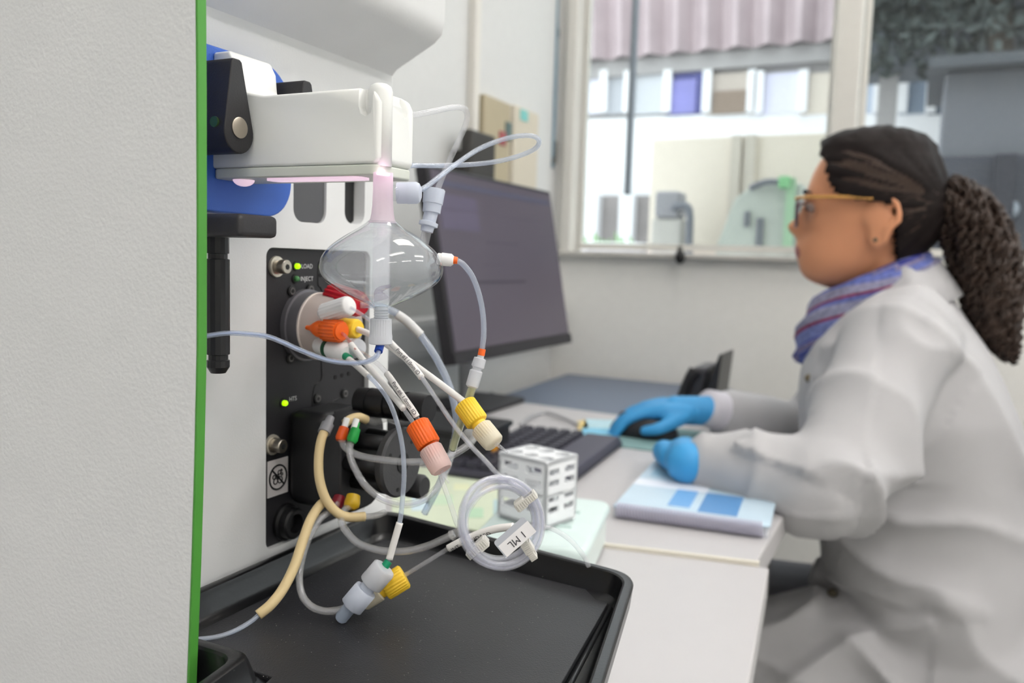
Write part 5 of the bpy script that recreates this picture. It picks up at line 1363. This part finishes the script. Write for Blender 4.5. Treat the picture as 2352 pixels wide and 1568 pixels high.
# glasses
gz = H(1850, 463).z
gs = obj('glasses', merge(*[tube([Vector((H(1843, 490).x - .004 + .004 * math.cos(a) * s, HY + s * .033 + .025 * math.cos(a), H(1843, 492).z + .021 * math.sin(a))) for a in np.linspace(0, 2 * math.pi, 28)], .0022, 8, 0) for s in (-1, 1)],
                        tube([(H(1841, 480).x - .005, HY - .010, H(1841, 478).z), (H(1841, 478).x - .009, HY, H(1841, 474).z), (H(1841, 480).x - .005, HY + .010, H(1841, 478).z)], .0018, 8)), mat('glasses_rim', '#6a5a62', .3), pr_, True, label='thin rimmed glasses with gold temples')
for s in (-1, 1):
    obj('temple', tube([(H(1843, 463).x - .002, HY + s * .058, gz), (H(1870, 463).x, HY + s * .0770, gz + .0005), (H(1950, 463).x, HY + s * .0865, gz - .0005), (H(2012, 465).x, HY + s * .0875, gz - .003)], .0026, 8), mat('gold', '#e0a860', .25, .8), gs, True, label='gold temple arm')
    obj('lens', sphere((H(1843, 490).x - .004, HY + s * .033, H(1843, 492).z), .0012, .0245, .0205), glassy('lens_glass', '#dfe3ea', '#bfc8d6', .12, .02, 1.3), gs, True)
obj('earring', sphere((H(2017, 556).x, HY - .083, H(2017, 556).z), .0035), mat('earring', '#6a6252', .3, .8), pr_, True)

# hair: cap swept back plus curly ponytail
hv, hf = head_geo(.0075, False, 96)
hl_py = [318, 345, 375, 405, 435, 455, 463, 470, 478, 540, 575, 600, 640]
hl_px = [1880, 1893, 1902, 1912, 1922, 1936, 1956, 2000, 2056, 2062, 2064, 2072, 2200]
zs_ = [H(2000, p).z for p in hl_py]
def hair_x(z, y):
    py_x = np.interp(-z, [-q for q in zs_], hl_px); return H(py_x, 480).x
keepf = []
for fce in hf:
    c = sum((Vector(hv[i]) for i in fce), Vector()) / len(fce)
    wob = .004 * noise.noise(Vector((c.z * 90, c.y * 90, 0)))
    if c.x > hair_x(c.z, c.y) + wob: keepf.append(fce)
used = sorted({i for f_ in keepf for i in f_}); mp2 = {j: i for i, j in enumerate(used)}
hv2 = []
for i in used:
    v = Vector(hv[i]); n_ = (v - Vector((H(2005, 470).x, HY, H(2005, 470).z))).normalized()
    ang = math.atan2(v.z - H(2150, 470).z, v.x - H(2170, 470).x)
    hv2.append(v + n_ * (.0035 * noise.noise(Vector((ang * 16, v.y * 60, v.x * 8))) + .0015))
hc = obj('hair', (hv2, [tuple(mp2[i] for i in f_) for f_ in keepf]), M_hair, pr_, True, label='dark hair pulled back tight')
so = hc.modifiers.new('thick', 'SOLIDIFY'); so.thickness = .010; so.offset = .4
# combed strands over the cap
rnd = random.Random(21); st_g = []
for k in range(190):
    py0 = rnd.uniform(335, 560); z0_ = H(2000, py0).z
    y0 = rnd.choice((-1, -1, 1)) * rnd.uniform(.0, 1); i = int(np.clip(np.searchsorted(pys, py0), 0, len(pys) - 1)); pts = []
    px0 = float(np.interp(py0, hl_py, hl_px)) + 4
    for t in np.linspace(0, 1, 7):
        px = px0 + (2150 - px0) * t; py = py0 + (455 - py0) * t ** 1.5
        i = int(np.clip(np.searchsorted(pys, py), 0, len(pys) - 1)); xf, xb = H(cf[i], py).x - .0135, H(cb_[i], py).x + .0135; xc, a = (xf + xb) / 2, (xb - xf) / 2
        x = H(px, py).x; cc_ = max(-1, min(1, (xc - x) / a)); yy = (cw[i] + .0135) * (max(0, 1 - abs(cc_) ** 2.17)) ** .44
        pts.append(Vector((x, HY - yy if k % 3 else HY + yy, H(2000, py).z)) + Vector((0, 0, .001 * math.sin(k + 9 * t))))
    st_g.append(tube(pts, [.0012, .0024, .0024, .002], 5, 3))
obj('strands', merge(*st_g), mat('hair_strand', '#3d2c23', .45, var=.4, vscale=90), hc, True)['kind'] = 'stuff'
pony = [H(*p) for p in ((2140, 470), (2185, 468), (2230, 510), (2258, 580), (2275, 660), (2290, 740), (2312, 800), (2330, 838))]
prad = [.030, .037, .041, .042, .039, .029, .016, .003]
pt_ = obj('ponytail', tube(pony, [r * .82 for r in prad], 20, 5), M_hair, pr_, True, label='long curly dark brown ponytail')
PP = smooth_path(pony, 10); curls = []
for k in range(330):
    u0_ = rnd.uniform(0, .62); ln = rnd.uniform(.22, .40); a0 = rnd.uniform(0, 6.28); rad_f = rnd.uniform(.72, 1.06); fr = rnd.uniform(26, 46); am_ = rnd.uniform(.003, .0065); ph0 = rnd.uniform(0, 6.28); pts = []
    for t in np.linspace(0, 1, 24):
        uu = min(.999, u0_ + ln * t); idx = uu * (len(PP) - 1); i = int(idx); p = PP[i].lerp(PP[min(i + 1, len(PP) - 1)], idx - i)
        tg_ = (PP[min(i + 1, len(PP) - 1)] - PP[max(i - 1, 0)]).normalized(); n1 = Vector((0, 1, 0)); n2 = tg_.cross(n1).normalized()
        r = np.interp(uu, np.linspace(0, 1, len(prad)), prad) * rad_f
        a = a0 + .5 * math.sin(3 * t)
        d_ = n1 * math.cos(a) + n2 * math.sin(a); e_ = tg_.cross(d_)
        pts.append(p + d_ * (r + am_ * math.cos(ph0 + fr * t * ln * 3)) + e_ * am_ * math.sin(ph0 + fr * t * ln * 3))
    curls.append(tube(pts, [.0024, .0028, .0014], 5, 0))
obj('curls', merge(*curls), mat('hair_curl', '#392a22', .5, var=.6, vscale=60), pt_, True)['kind'] = 'stuff'
obj('hair_tie', tube([H(2150, 452) + Vector((0, 0, 0))] + [H(2152, 462)], [.03, .03], 16, 0), mat('hair_tie', '#15131a', .7), pr_, True)

# scarf: slanted ring wound about the neck, striped
M_sc = bpy.data.materials.new('scarf_cloth'); M_sc.use_nodes = True
t_ = M_sc.node_tree; N = t_.nodes; Lk = t_.links; b_ = N['Principled BSDF']; b_.inputs['Roughness'].default_value = .85
tc = N.new('ShaderNodeTexCoord'); sx_ = N.new('ShaderNodeAttribute'); sx_.attribute_name = 'band'
rp2 = N.new('ShaderNodeValToRGB'); rp2.color_ramp.interpolation = 'CONSTANT'
els = [(0, '#2b2f86'), (.10, '#6f78ac'), (.30, '#7c2347'), (.345, '#8a8aa4'), (.52, '#5d67a6'), (.60, '#7c2347'), (.65, '#8d8ba6'), (.80, '#6571b4'), (.93, '#4a559c')]
cr_ = rp2.color_ramp
cr_.elements[0].position, cr_.elements[0].color = els[0][0], lin(els[0][1]); cr_.elements[1].position, cr_.elements[1].color = els[-1][0], lin(els[-1][1])
for p_, c_ in els[1:-1]:
    e_ = cr_.elements.new(p_); e_.color = lin(c_)
Lk.new(sx_.outputs['Fac'], rp2.inputs[0])
nz = N.new('ShaderNodeTexNoise'); nz.inputs['Scale'].default_value = 130; Lk.new(tc.outputs['Object'], nz.inputs['Vector'])
mx = N.new('ShaderNodeMix'); mx.data_type = 'RGBA'; mx.blend_type = 'OVERLAY'; mx.inputs[0].default_value = .7
Lk.new(rp2.outputs[0], mx.inputs[6]); Lk.new(nz.outputs['Fac'], mx.inputs[7]); Lk.new(mx.outputs[2], b_.inputs['Base Color'])
V, Fc, band = [], [], []
nA, nB = 64, 20
for i in range(nA):
    a = 2 * math.pi * i / nA; cf_ = (1 + math.cos(a)) / 2                # 1 at the throat, 0 at the nape
    top = H(2118, 575).lerp(H(1905, 668), cf_); bot = H(2150, 640).lerp(H(1845, 835), cf_)
    cenx = (H(2118, 575).x + H(1905, 668).x) / 2
    for j in range(nB):
        t = 2 * math.pi * j / nB
        m_ = (math.cos(t) + 1) / 2; p = bot.lerp(top, m_)
        thick = (.017 + .010 * cf_) * (math.sin(t)) + .004 * noise.noise(Vector((math.cos(a) * 2, math.sin(a) * 2, m_ * 7)))
        out = Vector((-math.cos(a), math.sin(a), 0))
        wy = .066 + .030 * (1 - m_) * 1.0
        base = Vector((p.x, HY + wy * math.sin(a), p.z))
        fold = .004 * math.sin(m_ * 15 + 2.2 * math.sin(a + .5))
        V.append(base + out * (thick + fold)); band.append((m_ + .13 * math.sin(2 * a)) % 1.0)
for i in range(nA):
    i2 = (i + 1) % nA
    for j in range(nB):
        j2 = (j + 1) % nB; Fc.append((i * nB + j, i2 * nB + j, i2 * nB + j2, i * nB + j2))
so_ = obj('scarf', (V, Fc), M_sc, pr_, True, label='blue violet scarf with dark red stripes')
at = so_.data.attributes.new('band', 'FLOAT', 'POINT'); at.data.foreach_set('value', band)

# lab coat
ct = ringloft([(H(a, py).x, H(b, py).x, H(2100, py).z, hw_, HY) for py, a, b, hw_ in ((600, 2085, 2140, .045), (625, 2035, 2165, .075), (665, 1975, 2185, .100), (720, 1918, 2222, .140), (790, 1868, 2272, .175), (860, 1842, 2312, .190), (930, 1835, 2345, .197), (1000, 1838, 2370, .190), (1100, 1856, 2395, .184), (1200, 1866, 2415, .188), (1290, 1888, 2430, .200), (1380, 1945, 2440, .205), (1500, 2000, 2445, .20), (1600, 2030, 2445, .20))], 48)
cparts = [ct]
cparts.append(limb([LS + Vector((.01, .035, .004)), LS, LS.lerp(LE, .5) + Vector((.012, 0, 0)), LE + Vector((.014, 0, .0)), LE.lerp(LW, .35), LE.lerp(LW, .7), LW + (LE - LW).normalized() * .012], [.066, .070, .068, .065, .058, .050, .039], 24))
cparts.append(limb([RS + Vector((.01, -.03, .012)), RS, RS.lerp(RE, .5), RE + Vector((.01, 0, 0)), RE.lerp(RW, .35), RE.lerp(RW, .60), RE.lerp(RW, .78)], [.066, .070, .066, .060, .052, .047, .043], 24))
cparts.append(limb([HIPL + Vector((.03, -.03, .0)), HIPL.lerp(KNL, .5) + Vector((0, -.01, -.005)), KNL + Vector((.08, .0, -.02))], [.125, .105, .085], 24))
cparts.append(limb([HIPR + Vector((.03, .02, .0)), HIPR.lerp(KNR, .35)], [.12, .10], 24))
# draped hem hanging beside the near thigh
hemp = box((KNL.x + .10, HIPL.y - .125, .22), (HIPL.x + .10, HIPL.y - .095, .47)); cparts.append(hemp)
cparts.append(limb([H(1895, 1322, HIPL.y + .06), H(2020, 1350, HIPL.y - .05), H(2150, 1378, HIPL.y - .10), H(2260, 1405, HIPL.y - .10)], [.022, .024, .020, .010], 16))
cv_, cf2, cn = remesh(merge(*cparts), .006, 8, .5)
ax_u = (LE - LS).normalized(); ax_f = (LW - LE).normalized()
out_v = cv_.copy()
def ridge(q): return 1.9 * (1 - abs(math.sin(q * .5))) ** 1.6 - .55
tb = np.array(tuple(LE))
for i in range(len(cv_)):
    p = Vector(cv_[i]); n_ = Vector(cn[i])
    dU = (p - LS).dot(ax_u); dF = (p - LE).dot(ax_f); Lu = (LE - LS).length; Lf = (LW - LE).length
    rU = ((p - LS) - ax_u * dU).length; rF = ((p - LE) - ax_f * dF).length
    amp = 0.0
    if rF < .085 and 0 < dF < Lf + .05:
        q = dF * 95 + 2.5 * noise.noise(p * 14); amp += .0066 * ridge(q) * min(1, dF / .03) * (.6 + .4 * noise.noise(p * 9)) * (1.2 - .5 * dF / Lf)
    if rU < .10 and -.02 < dU < Lu + .03:
        q = dU * 48 + 3.2 * noise.noise(p * 9 + Vector((5, 0, 0))); amp += .0085 * ridge(q) * (.35 + .65 * max(0, dU / Lu))
    if p.z < H(2100, 1050).z:
        q = (p.z * 1.0 + p.x * .42) * 60 + 4.0 * noise.noise(p * 6); amp += .0120 * ridge(q) * (.6 + .7 * noise.noise(p * 5))
    elif p.x > LS.x - .02:
        q = (p.z * .6 + p.x * .9) * 42 + 3.0 * noise.noise(p * 6); amp += .006 * ridge(q)
    if p.z < .60 and p.x < .05:
        q = (p.x * .8 - p.z * .9) * 62 + 3 * noise.noise(p * 8); amp += .007 * ridge(q)
    out_v[i] = cv_[i] + np.array(tuple(n_)) * amp
co_ = obj('lab_coat', (out_v, cf2), M_coat, pr_, True, label='white long sleeved lab coat')
# collar, front button, pocket flap, waist tab
V, Fc = [], []
for i in range(25):
    a = -2.3 + 4.6 * i / 24; cfr = (1 - math.cos(a)) / 2
    q = H(2150, 600).lerp(H(1935, 740), cfr); yb2 = .083 * math.sin(a) * 1.0
    o2 = Vector((math.cos(a), math.sin(a), 0))
    V += [Vector((q.x, HY + yb2, q.z + .004)), Vector((q.x, HY + yb2, q.z - .004)) + o2 * .010, Vector((q.x, HY + yb2 * 1.06, q.z - .045)) + o2 * .040]
for i in range(24):
    for j in range(2): Fc.append((i * 3 + j, (i + 1) * 3 + j, (i + 1) * 3 + j + 1, i * 3 + j + 1))
clr = obj('collar', (V, Fc), M_coat, co_, True); so = clr.modifiers.new('t', 'SOLIDIFY'); so.thickness = .004
obj('button', sphere(H(1858, 868, HY - .12), .006, .004, .006), mat('button_brown', '#7b6e55', .4), co_, True)
obj('snap', sphere(H(1912, 1362, HIPL.y - .03) , .007, .006, .007), mat('snap_dark', '#5c5444', .4), co_, True)
# cuff of the far sleeve, knitted
obj('cuff', tube([RE.lerp(RW, .72), RE.lerp(RW, .9), RW + (RW - RE).normalized() * .012], [.038, .033, .030], 20, 4), mat('cuff_knit', '#d9d6de', .9, bump=.4, bscale=200), co_, True)
for nm, g in (('glove', g_right), ('glove', g_left)):
    v_, f_, _n = remesh(g, .0032, 3)
    obj(nm, (v_, f_), M_glove, pr_, True, label='bright blue nitrile glove')
cfl = lambda W, f: None
for W, E in ((LHW, LE), (RHW, RE)):
    pass
# trousers and shoes
tg_ = []
for hip, kn, an in ((HIPL, KNL, ANL), (HIPR, KNR, ANR)):
    tg_.append(limb([hip + Vector((.0, 0, 0)), kn, an + Vector((0, 0, .03))], [.092, .070, .052], 18, 0))
tg_.append(sphere((.14, HY, .475), .13, .17, .10))
tv, tf, _n = remesh(merge(*tg_), .008, 6)
obj('trousers', (tv, tf), M_trs, pr_, True, label='mid grey trousers')
for an in (ANL, ANR):
    v_, f_, _n = remesh(merge(limb([an + Vector((.03, 0, -.045)), an + Vector((-.06, 0, -.040)), an + Vector((-.15, 0, -.052))], [.040, .042, .032], 16, 3), limb([an, an + Vector((.01, 0, -.03))], [.042, .042], 14, 0)), .006, 4)
    v_[:, 2] = np.maximum(v_[:, 2], .001)
    obj('shoe', (v_, f_), M_black, pr_, True)
# stool
sx0, sy0 = .16, HY
ch = root('office_chair', (sx0, sy0, 0), 'dark office chair under the seated person', 'chair')
M_ch = mat('chair_fabric', '#35353a', .8)
obj('seat', prism(rrect(sx0 - .22, sy0 - .22, sx0 + .22, sy0 + .22, .08), fz(.305), fz(.362)), M_ch, ch, bevel=.02)
obj('backrest', prism(rrect(sy0 - .19, .58, sy0 + .19, .93, .07), fx(sx0 + .215), fx(sx0 + .26)), M_ch, ch, bevel=.015)
obj('back_post', tube([(sx0 + .12, sy0, .30), (sx0 + .25, sy0, .35), (sx0 + .27, sy0, .70)], .016, 10), M_black, ch, True)
obj('post', tube([(sx0, sy0, .08), (sx0, sy0, .31)], .028, 14, 0), M_black, ch, True)
for k in range(5):
    a = k * 2 * math.pi / 5 + .3
    l_ = obj('leg', tube([(sx0, sy0, .09), (sx0 + .26 * math.cos(a), sy0 + .26 * math.sin(a), .06)], [.022, .014], 10, 0), M_black, ch, True)
    q = Vector((sx0 + .25 * math.cos(a), sy0 + .25 * math.sin(a), .028))
    obj('caster', lathe(q - Vector((.011, 0, 0)), q + Vector((.011, 0, 0)), [(0, .026), (.5, .028), (1, .026)], 18), M_black, l_, True)
